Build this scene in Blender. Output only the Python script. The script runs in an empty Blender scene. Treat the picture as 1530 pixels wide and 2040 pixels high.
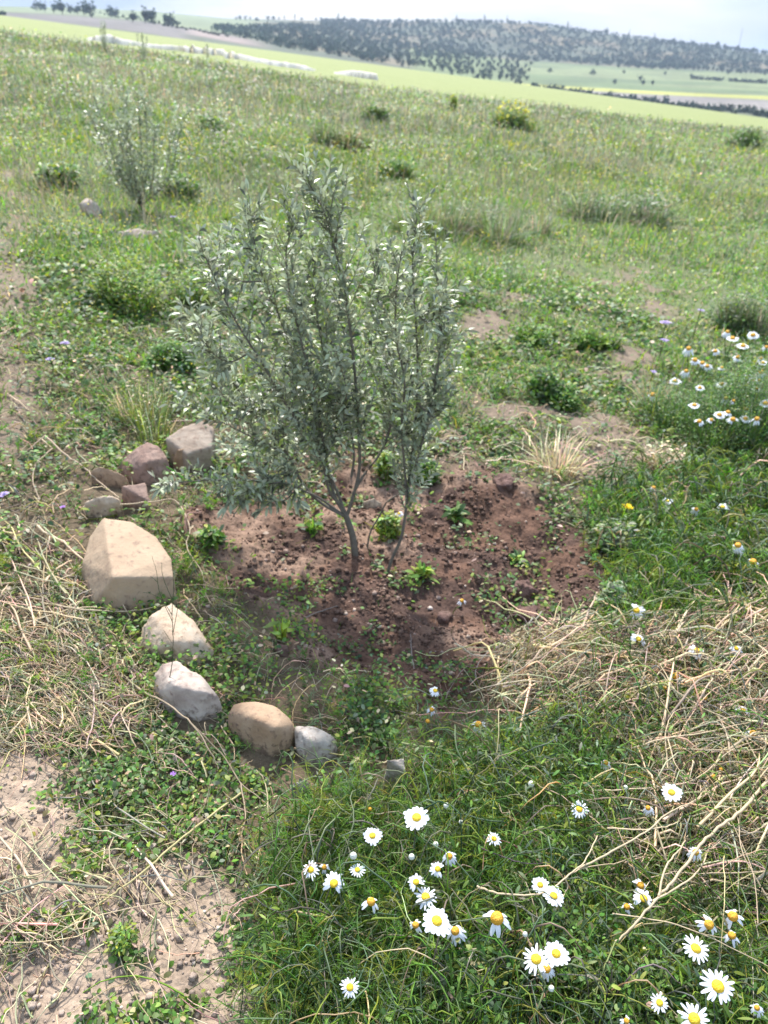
import bpy, bmesh, math, random
import numpy as np
from mathutils import Vector, Matrix

random.seed(11)
rng = np.random.default_rng(7)
R = math.radians
sc = bpy.context.scene
COL = sc.collection

# ------------------------------------------------------------------ camera, world, sun, exposure
FPX = 1535.0                                  # focal length in pixels of a 1530 x 2040 frame
PITCH, ROLL, CAMZ = R(30.8), R(1.9), 1.45
fw = np.array([0, math.cos(PITCH), -math.sin(PITCH)])
r0 = np.array([1.0, 0, 0]); u0 = np.array([0, math.sin(PITCH), math.cos(PITCH)])
rt = r0 * math.cos(ROLL) + u0 * math.sin(ROLL)
up = u0 * math.cos(ROLL) - r0 * math.sin(ROLL)
CAM = np.array([0, 0, CAMZ])
cd = bpy.data.cameras.new('camera'); cam = bpy.data.objects.new('camera', cd); COL.objects.link(cam)
M = Matrix(((rt[0], up[0], -fw[0], 0), (rt[1], up[1], -fw[1], 0), (rt[2], up[2], -fw[2], CAMZ), (0, 0, 0, 1)))
cam.matrix_world = M
cd.sensor_fit = 'VERTICAL'; cd.sensor_height = 36.0; cd.lens = 36.0 * FPX / 2040
cd.clip_start = 0.02; cd.clip_end = 20000
cd.dof.use_dof = True; cd.dof.focus_distance = 1.35; cd.dof.aperture_fstop = 5.5
sc.camera = cam

SUN_AZ, SUN_EL = R(-10), R(50)                # azimuth from +Y towards +X
sun_dir = Vector((math.sin(SUN_AZ) * math.cos(SUN_EL), math.cos(SUN_AZ) * math.cos(SUN_EL), math.sin(SUN_EL)))
sd = bpy.data.lights.new('sun', 'SUN'); sd.energy = 4.6; sd.angle = R(3.0); sd.color = (1.0, 0.965, 0.925)
so = bpy.data.objects.new('sun', sd); COL.objects.link(so)
so.rotation_euler = sun_dir.to_track_quat('Z', 'Y').to_euler()

w = bpy.data.worlds.new('World'); sc.world = w; w.use_nodes = True
nt = w.node_tree; nt.nodes.clear()
out = nt.nodes.new('ShaderNodeOutputWorld'); bg = nt.nodes.new('ShaderNodeBackground')
sky = nt.nodes.new('ShaderNodeTexSky'); sky.sky_type = 'NISHITA'; sky.sun_disc = False
sky.sun_elevation = SUN_EL; sky.sun_rotation = SUN_AZ; sky.air_density = 1.0; sky.dust_density = 2.0; sky.ozone_density = 1.5
bg.inputs['Strength'].default_value = 0.15
tc = nt.nodes.new('ShaderNodeTexCoord'); mp = nt.nodes.new('ShaderNodeMapping'); mp.inputs['Scale'].default_value = (1.2, 1.2, 5.0)
nz = nt.nodes.new('ShaderNodeTexNoise'); nz.inputs['Scale'].default_value = 2.2; nz.inputs['Detail'].default_value = 6
cr = nt.nodes.new('ShaderNodeValToRGB'); cr.color_ramp.elements[0].position = 0.40; cr.color_ramp.elements[1].position = 0.66
mx = nt.nodes.new('ShaderNodeMix'); mx.data_type = 'RGBA'; mx.inputs['B'].default_value = (1.95, 2.4, 3.15, 1)
ml = nt.nodes.new('ShaderNodeMapRange'); ml.inputs['To Min'].default_value = 0.45; ml.inputs['To Max'].default_value = 0.97
L = nt.links.new
L(tc.outputs['Generated'], mp.inputs['Vector']); L(mp.outputs[0], nz.inputs['Vector']); L(nz.outputs['Fac'], cr.inputs['Fac'])
L(cr.outputs['Color'], ml.inputs[0]); L(ml.outputs[0], mx.inputs['Factor']); L(sky.outputs[0], mx.inputs['A']); sxz = nt.nodes.new('ShaderNodeSeparateXYZ'); L(tc.outputs['Generated'], sxz.inputs[0]); zr = nt.nodes.new('ShaderNodeMapRange'); zr.inputs['From Max'].default_value = 0.6; zr.inputs['To Min'].default_value = 1.0; zr.inputs['To Max'].default_value = 2.1; L(sxz.outputs['Z'], zr.inputs['Value'])
vm = nt.nodes.new('ShaderNodeVectorMath'); vm.operation = 'SCALE'; L(mx.outputs['Result'], vm.inputs[0]); L(zr.outputs[0], vm.inputs['Scale']); L(vm.outputs[0], bg.inputs['Color']); L(bg.outputs[0], out.inputs['Surface'])
sc.view_settings.view_transform = 'Standard'; sc.view_settings.look = 'None'
sc.view_settings.exposure = 0.76; sc.view_settings.gamma = 1
sc.cycles.max_bounces = 5; sc.cycles.diffuse_bounces = 3; sc.cycles.transmission_bounces = 3
sc.cycles.use_denoising = True; sc.cycles.volume_bounces = 0

# ------------------------------------------------------------------ maths helpers
def dirpx(px, py):
    px = np.asarray(px, float); py = np.asarray(py, float)
    return fw + rt * ((px - 765) / FPX)[..., None] + up * ((1020 - py) / FPX)[..., None]
def project(X):
    d = np.asarray(X, float) - CAM
    z = np.maximum(d @ fw, 0.05)
    return 765 + FPX * (d @ rt) / z, 1020 - FPX * (d @ up) / z

TAB = rng.random((256, 256))
def vnoise(x, y):
    xi = np.floor(x).astype(np.int64); yi = np.floor(y).astype(np.int64)
    fx = x - xi; fy = y - yi
    fx = fx * fx * (3 - 2 * fx); fy = fy * fy * (3 - 2 * fy)
    a = TAB[xi & 255, yi & 255]; b = TAB[(xi + 1) & 255, yi & 255]
    c = TAB[xi & 255, (yi + 1) & 255]; d = TAB[(xi + 1) & 255, (yi + 1) & 255]
    return (a * (1 - fx) + b * fx) * (1 - fy) + (c * (1 - fx) + d * fx) * fy
def fbm(x, y, oct=4, s=1.0, seed=0.0):
    v = 0; a = 0.5; t = 0
    for k in range(oct):
        v = v + a * vnoise(x * s + seed + 17.3 * k, y * s - seed + 5.1 * k); t += a; a *= 0.5; s *= 2.03
    return v / t
def sstep(a, b, x):
    t = np.clip((x - a) / (b - a), 0, 1); return t * t * (3 - 2 * t)
def poly_sd(poly, u, v):
    p = np.array(poly, float); n = len(p); ins = np.zeros(u.shape, bool); best = np.full(u.shape, 1e18)
    for i in range(n):
        ax, ay = p[i]; bx, by = p[(i + 1) % n]
        ex, ey = bx - ax, by - ay
        t = np.clip(((u - ax) * ex + (v - ay) * ey) / (ex * ex + ey * ey), 0, 1)
        best = np.minimum(best, (u - ax - t * ex) ** 2 + (v - ay - t * ey) ** 2)
        c = (ay > v) != (by > v)
        ins ^= c & (u < ex * (v - ay) / (ey if ey else 1e-9) + ax)
    return np.where(ins, -1, 1) * np.sqrt(best)

# ------------------------------------------------------------------ terrain
nrm = np.cross(dirpx(0, 4), dirpx(1530, 211)); nrm = nrm * np.sign(nrm[2])
SX, SY = -nrm[0] / nrm[2], -nrm[1] / nrm[2]
def plane(x, y): return SX * x + SY * y
def uv(x, y):
    y = np.maximum(y, 0.15)
    a, b = project(np.stack([x, y, plane(x, y)], -1))
    return np.clip(a, -1200, 2700), np.clip(b, -300, 2500)

SOIL = [(375, 1010), (450, 985), (560, 965), (690, 900), (830, 930), (960, 945), (1080, 990), (1150, 1060), (1215, 1150),
        (1185, 1235), (1070, 1275), (1010, 1340), (900, 1390), (780, 1350), (640, 1300), (540, 1240), (450, 1160), (395, 1080)]
PATH = [(-1200, 1460), (40, 1480), (150, 1540), (180, 1640), (260, 1720), (420, 1690), (500, 1780), (530, 1880), (510, 2600), (-1200, 2600)]
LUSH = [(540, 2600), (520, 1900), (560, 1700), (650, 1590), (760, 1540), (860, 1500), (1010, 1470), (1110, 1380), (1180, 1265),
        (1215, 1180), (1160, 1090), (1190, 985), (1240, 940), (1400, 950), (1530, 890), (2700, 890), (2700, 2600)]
DRYR = [(1020, 1270), (1250, 1290), (1530, 1210), (2700, 1200), (2700, 1800), (1530, 1800), (1350, 1840), (1170, 1800), (1150, 1660), (1260, 1560), (1100, 1470), (1000, 1390)]
DRYL = [(-1200, 1020), (110, 1040), (165, 1210), (280, 1290), (320, 1420), (260, 1520), (60, 1500), (-1200, 1540)]
DRYL2 = [(-100, 1790), (120, 1700), (400, 1600), (470, 1660), (390, 1780), (130, 1900), (-100, 1950)]
def warp(u, v, x, y, a=45):
    return u + a * (fbm(x, y, 3, 5.0, 3.3) - 0.5) * 2, v + a * (fbm(x, y, 3, 5.0, 9.1) - 0.5) * 2
def zones(x, y):
    u, v = uv(x, y); u2, v2 = warp(u, v, x, y)
    z = {}
    z['u'], z['v'] = u, v
    z['soil'] = sstep(22, -22, poly_sd(SOIL, u2, v2))
    z['path'] = sstep(30, -30, poly_sd(PATH, u2, v2))
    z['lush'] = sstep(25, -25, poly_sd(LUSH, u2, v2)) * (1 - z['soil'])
    z['dryr'] = sstep(40, -40, poly_sd(DRYR, u2, v2))
    z['dryl'] = np.maximum(sstep(35, -35, poly_sd(DRYL, u2, v2)), 0.5 * sstep(35, -35, poly_sd(DRYL2, u2, v2)))
    # bare track on the far left and bare patches on the right of the bush
    tr = sstep(80, 20, np.abs(u2 - 8 - 0.03 * (v2 - 200))) * sstep(160, 330, v2) * sstep(1020, 900, v2) * sstep(0.34, 0.52, fbm(x, y, 3, 1.7, 41))
    bp = sstep(0.56, 0.64, fbm(x, y, 3, 3.4, 23.0)) * sstep(860, 960, u2) * sstep(1420, 1300, u2) * sstep(500, 600, v2) * sstep(990, 940, v2)
    rim = sstep(70, 0, np.abs(poly_sd([(900, 870), (1250, 850), (1300, 900), (1150, 960), (930, 940)], u2, v2))) * 0.6
    z['bare'] = np.maximum(np.maximum(tr * 0.95, bp), rim * sstep(0.35, 0.6, fbm(x, y, 3, 6, 77)))
    return z

# far land: image height of the land seen at each column x and distance r
TX = np.array([-900, -200, 0, 150, 300, 450, 600, 765, 900, 1050, 1265, 1530, 1900, 2700.])
TR = np.array([300, 400, 500, 560, 620, 900, 1000, 1300, 1600, 3000.])
TY = np.array([
 [20, 18, 15, 14, 12, 11, 10, 8, 20, 90],
 [30, 28, 25, 22, 20, 16, 14, 10, 20, 90],
 [36, 34, 30, 27, 24, 18, 15, 12, 22, 92],
 [55, 50, 44, 38, 32, 24, 20, 15, 26, 95],
 [80, 70, 60, 52, 45, 32, 28, 22, 32, 100],
 [115, 98, 86, 78, 70, 50, 45, 37, 45, 105],
 [145, 125, 112, 106, 98, 62, 54, 40, 48, 108],
 [175, 150, 136, 130, 124, 92, 80, 45, 52, 112],
 [195, 172, 160, 153, 145, 108, 98, 43, 55, 116],
 [215, 190, 178, 171, 162, 126, 116, 47, 60, 120],
 [240, 215, 196, 184, 176, 140, 130, 76, 88, 124],
 [265, 236, 211, 196, 187, 152, 141, 107, 115, 130],
 [290, 260, 235, 220, 210, 172, 160, 130, 138, 145],
 [320, 290, 265, 250, 240, 200, 190, 160, 165, 175.]])
def bil(px, r):
    i = np.clip(np.searchsorted(TX, px) - 1, 0, len(TX) - 2); j = np.clip(np.searchsorted(TR, r) - 1, 0, len(TR) - 2)
    a = np.clip((px - TX[i]) / (TX[i + 1] - TX[i]), 0, 1); b = np.clip((r - TR[j]) / (TR[j + 1] - TR[j]), 0, 1)
    return (TY[i, j] * (1 - a) + TY[i + 1, j] * a) * (1 - b) + (TY[i, j + 1] * (1 - a) + TY[i + 1, j + 1] * a) * b
def far_z(x, y):
    r = np.hypot(x, y); az = np.clip(np.arctan2(x, y), -R(60), R(60)); vy = np.full(r.shape, 90.0)
    for k in range(5):
        # column where the ray of this azimuth meets image row vy
        b = (1020 - vy) / FPX
        # direction = fw + rt*a + up*b ; tan(az) = dx/dy
        t = np.tan(az)
        num = t * (fw[1] + up[1] * b) - (fw[0] + up[0] * b); den = rt[0] - t * rt[1]
        a = num / den; px = np.clip(765 + FPX * a, -900, 2700)
        vy = bil(px, r)
    d = dirpx(px, vy); hr = np.hypot(d[..., 0], d[..., 1])
    return CAMZ + d[..., 2] / hr * r, px, vy
def relief(x, y):
    r = np.hypot(x, y); z = zones(x, y)
    h = 0.05 * (fbm(x, y, 3, 1.3, 2) - 0.5) + np.clip(r / 12, 0, 1) * 0.22 * (fbm(x, y, 2, 0.35, 8) - 0.5)
    h = h + 0.022 * (fbm(x, y, 4, 9.0, 4) - 0.5)
    s = z['soil']; soft = sstep(70, -110, poly_sd(SOIL, z['u'], z['v']))
    h = h - 0.085 * soft + s * 0.09 * (fbm(x, y, 3, 6.0, 31) - 0.45)
    ridge = np.abs(fbm(x, y, 4, 22.0, 12) - 0.5)
    h = h + s * 0.065 * (0.35 - ridge) * (0.4 + fbm(x, y, 2, 5, 66))
    h = h + z['path'] * (0.012 * (fbm(x, y, 4, 30.0, 6) - 0.5)) + z['bare'] * 0.01
    # mound of spoil behind the hole
    mu, mv = z['u'], z['v']
    h = h + 0.07 * np.exp(-(((mu - 1010) / 110) ** 2 + ((mv - 985) / 45) ** 2)) + 0.045 * np.exp(-(((mu - 930) / 140) ** 2 + ((mv - 1330) / 40) ** 2))
    h = h - 0.05 * np.exp(-(((mu - 1035) / 60) ** 2 + ((mv - 1190) / 45) ** 2)) - 0.04 * np.exp(-(((mu - 790) / 90) ** 2 + ((mv - 1240) / 45) ** 2))
    return h * sstep(140, 60, r)
def gz(x, y):
    x = np.asarray(x, float); y = np.asarray(y, float)
    r = np.hypot(x, y)
    z = plane(x, y) - 0.00035 * np.maximum(r - 120, 0) ** 2 + relief(x, y)
    if np.any(r > 230):
        fz, _, _ = far_z(x, y)
        z = z * (1 - sstep(240, 340, r)) + fz * sstep(240, 340, r)
    return z
def at(px, py, h=0.0):
    """world point where the sight line of a photo pixel passes h above the ground"""
    px = np.atleast_1d(np.asarray(px, float)); py = np.atleast_1d(np.asarray(py, float)); h = np.broadcast_to(np.asarray(h, float), px.shape)
    d = dirpx(px, py); g = d[:, 2] - SX * d[:, 0] - SY * d[:, 1]
    t = (h - CAMZ) / g
    for k in range(12):
        X = CAM + d * t[:, None]
        t = t - 0.8 * (X[:, 2] - gz(X[:, 0], X[:, 1]) - h) / g
    return CAM + d * t[:, None]
def at1(px, py, h=0.0): return at([px], [py], h)[0]
def far_at(px, py_guess, r):
    """point on far land in the direction of column px at distance r"""
    d = dirpx(px, py_guess); k = r / math.hypot(d[0], d[1]); x, y = d[0] * k, d[1] * k
    return np.array([x, y, float(gz(np.array([x]), np.array([y]))[0])])

# ------------------------------------------------------------------ object helpers
def tag(o, label=None, cat=None, group=None, kind=None):
    if label: o['label'] = label
    if cat: o['category'] = cat
    if group: o['group'] = group
    if kind: o['kind'] = kind
    return o
def empty(name, loc):
    o = bpy.data.objects.new(name, None); COL.objects.link(o); o.location = loc; o.empty_display_size = 0.05; return o
def link(name, me, parent=None):
    o = bpy.data.objects.new(name, me); COL.objects.link(o)
    if parent is not None: o.parent = parent
    return o
def mesh_np(name, V, Q, C, mat, smooth=False):
    me = bpy.data.meshes.new(name); V = np.ascontiguousarray(V, np.float32).reshape(-1, 3); Q = np.ascontiguousarray(Q, np.int32)
    k = Q.shape[1]; me.vertices.add(len(V)); me.vertices.foreach_set('co', V.ravel())
    me.loops.add(Q.size); me.loops.foreach_set('vertex_index', Q.ravel())
    me.polygons.add(len(Q)); me.polygons.foreach_set('loop_start', np.arange(0, Q.size, k, dtype=np.int32))
    me.update(calc_edges=True)
    if C is not None:
        ca = me.color_attributes.new('Col', 'FLOAT_COLOR', 'POINT')
        c4 = np.ones((len(V), 4), np.float32); c4[:, :3] = C; ca.data.foreach_set('color', c4.ravel())
    if smooth: me.polygons.foreach_set('use_smooth', np.ones(len(Q), bool))
    me.materials.append(mat); return me
class Bag:
    """collects vertex, quad and colour arrays"""
    def __init__(s): s.V, s.Q, s.C, s.n = [], [], [], 0
    def add(s, V, Q, C):
        V = V.reshape(-1, 3); s.V.append(V); s.Q.append(Q + s.n)
        s.C.append(np.broadcast_to(C, V.shape) if np.ndim(C) < 2 else C); s.n += len(V)
    def mesh(s, name, mat, smooth=False): return mesh_np(name, np.concatenate(s.V), np.concatenate(s.Q), np.concatenate(s.C), mat, smooth)
def strips(bag, P, W, side, C):
    """N ribbons: P (N,S,3) centre lines, W (N,S) half widths, side (N,3) or (N,S,3), C (N,3)"""
    N, S, _ = P.shape
    if side.ndim == 2: side = side[:, None, :]
    V = np.stack([P - side * W[..., None], P + side * W[..., None]], 2)     # N,S,2,3
    b = (np.arange(N) * S * 2)[:, None] + (np.arange(S - 1) * 2)[None, :]
    Q = np.stack([b, b + 1, b + 3, b + 2], -1).reshape(-1, 4)
    bag.add(V, Q, np.repeat(C, S * 2, 0))
def tubes(bag, P, Rr, C, k=4):
    """N tubes along P (N,S,3) radius Rr (N,S)"""
    N, S, _ = P.shape
    T = np.gradient(P, axis=1); T /= np.linalg.norm(T, axis=2, keepdims=True) + 1e-9
    ref = np.where(np.abs(T[..., 2:3]) > 0.8, np.array([1.0, 0, 0]), np.array([0, 0, 1.0]))
    A = np.cross(T, ref); A /= np.linalg.norm(A, axis=2, keepdims=True) + 1e-9; B = np.cross(T, A)
    an = np.arange(k) * 2 * math.pi / k
    V = P[:, :, None, :] + Rr[:, :, None, None] * (A[:, :, None, :] * np.cos(an)[:, None] + B[:, :, None, :] * np.sin(an)[:, None])
    b = (np.arange(N) * S * k)[:, None, None] + (np.arange(S - 1) * k)[None, :, None]; j = np.arange(k)[None, None, :]; j2 = (j + 1) % k
    Q = np.stack([b + j, b + j2, b + k + j2, b + k + j], -1).reshape(-1, 4)
    bag.add(V, Q, np.repeat(C, S * k, 0))
def unit(v): return v / (np.linalg.norm(v, axis=-1, keepdims=True) + 1e-9)
def polyline(pts, n):
    """Catmull-Rom resample"""
    p = np.array(pts, float); p = np.vstack([2 * p[0] - p[1], p, 2 * p[-1] - p[-2]]); m = len(p) - 3
    t = np.linspace(0, m - 1e-6, n); i = t.astype(int); f = (t - i)[:, None]
    a, b, c, d = p[i], p[i + 1], p[i + 2], p[i + 3]
    return 0.5 * ((2 * b) + (-a + c) * f + (2 * a - 5 * b + 4 * c - d) * f * f + (-a + 3 * b - 3 * c + d) * f ** 3)

# ------------------------------------------------------------------ materials
def newmat(name):
    m = bpy.data.materials.new(name); m.use_nodes = True; n = m.node_tree; n.nodes.clear(); return m, n, n.nodes.new('ShaderNodeOutputMaterial')
def leaf_mat(name, rough=0.5, trans=0.35, spec=0.35, back=None, var=0.25):
    m, n, o = newmat(name); N = n.nodes.new; K = n.links.new
    a = N('ShaderNodeAttribute'); a.attribute_name = 'Col'
    nz = N('ShaderNodeTexNoise'); nz.inputs['Scale'].default_value = 60; g = N('ShaderNodeNewGeometry'); K(g.outputs['Position'], nz.inputs['Vector'])
    mr = N('ShaderNodeMapRange'); mr.inputs['To Min'].default_value = 1 - var; mr.inputs['To Max'].default_value = 1 + var; K(nz.outputs['Fac'], mr.inputs['Value'])
    sv = N('ShaderNodeHueSaturation'); K(a.outputs['Color'], sv.inputs['Color']); K(mr.outputs[0], sv.inputs['Value'])
    col = sv.outputs['Color']
    if back:
        mxb = N('ShaderNodeMix'); mxb.data_type = 'RGBA'; mxb.inputs['B'].default_value = (*back, 1); K(g.outputs['Backfacing'], mxb.inputs['Factor']); K(col, mxb.inputs['A']); col2 = mxb.outputs['Result']
    else: col2 = col
    p = N('ShaderNodeBsdfPrincipled'); p.inputs['Roughness'].default_value = rough; p.inputs['Specular IOR Level'].default_value = spec; K(col2, p.inputs['Base Color'])
    t = N('ShaderNodeBsdfTranslucent'); tv = N('ShaderNodeHueSaturation'); tv.inputs['Value'].default_value = 1.5; tv.inputs['Saturation'].default_value = 1.1; K(col, tv.inputs['Color']); K(tv.outputs[0], t.inputs['Color'])
    ms = N('ShaderNodeMixShader'); ms.inputs[0].default_value = trans; K(p.outputs[0], ms.inputs[1]); K(t.outputs[0], ms.inputs[2]); K(ms.outputs[0], o.inputs['Surface'])
    return m
M_leaf = leaf_mat('leaf_green', 0.5, 0.38)
M_straw = leaf_mat('dry_straw', 0.65, 0.15, 0.25)
M_petal = leaf_mat('petal', 0.6, 0.25, 0.2, var=0.05)
M_olive = leaf_mat('olive_leaf', 0.42, 0.22, 0.5, back=(0.40, 0.42, 0.31))
M_bark = leaf_mat('bark', 0.75, 0.0, 0.2, var=0.5)
M_farleaf = leaf_mat('far_leaf', 0.7, 0.2, 0.1)

def ground_mat(name, fine=True):
    m, n, o = newmat(name); N = n.nodes.new; K = n.links.new
    g = N('ShaderNodeNewGeometry'); a = N('ShaderNodeAttribute'); a.attribute_name = 'Col'
    def noise(s, d=6, r=0.6):
        z = N('ShaderNodeTexNoise'); z.inputs['Scale'].default_value = s; z.inputs['Detail'].default_value = d; z.inputs['Roughness'].default_value = r; K(g.outputs['Position'], z.inputs['Vector']); return z
    n1 = noise(14 if fine else 0.02); n2 = noise(90 if fine else 0.25, 5, 0.7)
    mr = N('ShaderNodeMapRange'); mr.inputs['From Min'].default_value = 0.3; mr.inputs['From Max'].default_value = 0.7; mr.inputs['To Min'].default_value = 0.72; mr.inputs['To Max'].default_value = 1.28; K(n1.outputs['Fac'], mr.inputs['Value'])
    mr2 = N('ShaderNodeMapRange'); mr2.inputs['From Min'].default_value = 0.3; mr2.inputs['From Max'].default_value = 0.7; mr2.inputs['To Min'].default_value = 0.7; mr2.inputs['To Max'].default_value = 1.3; K(n2.outputs['Fac'], mr2.inputs['Value'])
    mm = N('ShaderNodeMath'); mm.operation = 'MULTIPLY'; K(mr.outputs[0], mm.inputs[0]); K(mr2.outputs[0], mm.inputs[1])
    sv = N('ShaderNodeHueSaturation'); K(a.outputs['Color'], sv.inputs['Color']); K(mm.outputs[0], sv.inputs['Value'])
    p = N('ShaderNodeBsdfPrincipled'); p.inputs['Roughness'].default_value = 0.9; p.inputs['Specular IOR Level'].default_value = 0.2
    K(sv.outputs[0], p.inputs['Base Color'])
    if fine:
        vo = N('ShaderNodeTexVoronoi'); vo.inputs['Scale'].default_value = 70; K(g.outputs['Position'], vo.inputs['Vector'])
        b = N('ShaderNodeBump'); b.inputs['Strength'].default_value = 0.7; b.inputs['Distance'].default_value = 0.006; K(n2.outputs['Fac'], b.inputs['Height'])
        b2 = N('ShaderNodeBump'); b2.inputs['Strength'].default_value = 0.5; b2.inputs['Distance'].default_value = 0.006; b2.invert = True; K(vo.outputs['Distance'], b2.inputs['Height']); K(b.outputs[0], b2.inputs['Normal'])
        K(b2.outputs[0], p.inputs['Normal'])
    K(p.outputs[0], o.inputs['Surface']); return m
M_ground = ground_mat('soil_ground'); M_far = ground_mat('far_land', False)

def lerp(a, b, t): return a * (1 - t[..., None]) + np.array(b) * t[..., None]
def cropline(u): return 58 + 117 * np.clip(u, 0, 765) / 765 + 86 * np.clip(u - 765, 0, 765) / 765
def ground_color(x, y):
    z = zones(x, y); r = np.hypot(x, y); u, v = z['u'], z['v']
    c = np.broadcast_to(np.array([0.115, 0.085, 0.052]), x.shape + (3,)).copy()
    c = lerp(c, [0.12, 0.145, 0.055], sstep(2.6, 7, r))
    c = lerp(c, [0.17, 0.20, 0.09], sstep(18, 45, r) * (0.5 + 0.5 * sstep(0.35, 0.65, fbm(x, y, 3, 0.25, 5))))
    c = lerp(c, [0.32, 0.24, 0.172], z['path'])
    c = lerp(c, [0.19, 0.14, 0.10], z['bare'] * .9)
    c = lerp(c, [0.120, 0.066, 0.043], z['soil'])
    c = lerp(c, [0.070, 0.042, 0.032], z['soil'] * sstep(0.52, 0.62, fbm(x, y, 3, 4.5, 54)) * 0.8)
    c = lerp(c, [0.225, 0.145, 0.10], z['soil'] * sstep(0.50, 0.62, fbm(x, y, 3, 3.2, 14)))
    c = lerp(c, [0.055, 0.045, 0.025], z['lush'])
    # crop beyond the weedy meadow
    b = cropline(u)
    crop = sstep(4, -3, v - b + 8 * (fbm(x, y, 2, 0.3, 50) - 0.5)) * sstep(30, 45, r)
    c = lerp(c, [0.215, 0.24, 0.085], crop * 0.95)
    return c
def polar_sheet(name, radii, az, colf, mat):
    rr, aa = np.meshgrid(radii, az, indexing='ij'); x = rr * np.sin(aa); y = rr * np.cos(aa)
    V = np.stack([x, y, gz(x, y)], -1); C = colf(x, y); nr, na = rr.shape
    i = np.arange(nr - 1)[:, None] * na; j = np.arange(na - 1)[None, :]; b = i + j
    Q = np.stack([b, b + 1, b + na + 1, b + na], -1).reshape(-1, 4)[:, ::-1]
    o = link(name, mesh_np(name, V, Q, C.reshape(-1, 3), mat, True)); o['kind'] = 'structure'; return o
front = np.linspace(-R(58), R(58), 620); back = np.linspace(R(58), R(302), 60)[1:]
azn = np.concatenate([front, back])
rads = np.concatenate([[0.02, 0.15, 0.3], np.geomspace(0.42, 5, 620), np.geomspace(5, 60, 260)[1:], np.geomspace(60, 300, 110)[1:]])
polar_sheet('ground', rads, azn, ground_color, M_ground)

def far_color(x, y):
    _, px, vy = far_z(x, y); r = np.hypot(x, y)
    c = np.broadcast_to(np.array([0.075, 0.088, 0.05]), x.shape + (3,)).copy()          # wooded hill soil
    c = lerp(c, [0.15, 0.12, 0.065], sstep(0.45, 0.6, fbm(x, y, 3, 0.012, 3)) * 0.9)
    right = sstep(1000, 1060, px)
    fld = sstep(960, 930, r) * right
    g = lerp(np.broadcast_to(np.array([0.095, 0.13, 0.045]), c.shape), [0.15, 0.175, 0.07], sstep(0.45, 0.55, fbm(x * 0.3, y, 2, 0.02, 9)))
    c = c * (1 - fld[..., None]) + g * fld[..., None]
    orch = sstep(940, 920, r) * sstep(790, 850, px) * (1 - right); c = lerp(c, [0.13, 0.165, 0.06], orch)
    c = lerp(c, [0.30, 0.30, 0.06], sstep(545, 552, r) * sstep(592, 585, r) * right)
    c = lerp(c, [0.20, 0.175, 0.15], sstep(450, 470, r) * sstep(550, 545, r) * right)
    c = lerp(c, [0.08, 0.09, 0.045], sstep(470, 450, r))
    left = sstep(560, 470, px)
    c = lerp(c, [0.15, 0.18, 0.085], left * sstep(640, 700, r))
    c = lerp(c, [0.22, 0.17, 0.14], left * sstep(520, 540, r) * sstep(640, 610, r) * sstep(330, 380, px))
    c = lerp(c, [0.13, 0.115, 0.10], left * sstep(420, 440, r) * sstep(640, 600, r) * sstep(400, 350, px))
    return c
# quick lookup of ground height and zones on the same polar grid as the sheet
_g = rads[:, None] * np.sin(front)[None, :], rads[:, None] * np.cos(front)[None, :]
ZG = zones(*_g); HG = gz(*_g)
def lut(G, x, y):
    r = np.clip(np.hypot(x, y), 0.03, rads[-1] * 0.999); a = np.clip(np.arctan2(x, y), front[0], front[-1] * 0.9999)
    i = np.clip(np.searchsorted(rads, r) - 1, 0, len(rads) - 2); fj = (a - front[0]) / (front[1] - front[0]); j = np.clip(fj.astype(int), 0, len(front) - 2)
    s = (r - rads[i]) / (rads[i + 1] - rads[i]); t = fj - j
    return (G[i, j] * (1 - t) + G[i, j + 1] * t) * (1 - s) + (G[i + 1, j] * (1 - t) + G[i + 1, j + 1] * t) * s
def gzf(x, y): return lut(HG, x, y)
def Z(k, x, y): return lut(ZG[k], x, y)
azf = np.concatenate([np.linspace(-R(58), R(58), 420), back])
polar_sheet('hills', np.concatenate([np.linspace(300.0, 1700, 240), np.geomspace(1700, 9000, 20)[1:]]), azf, far_color, M_far)
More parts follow.
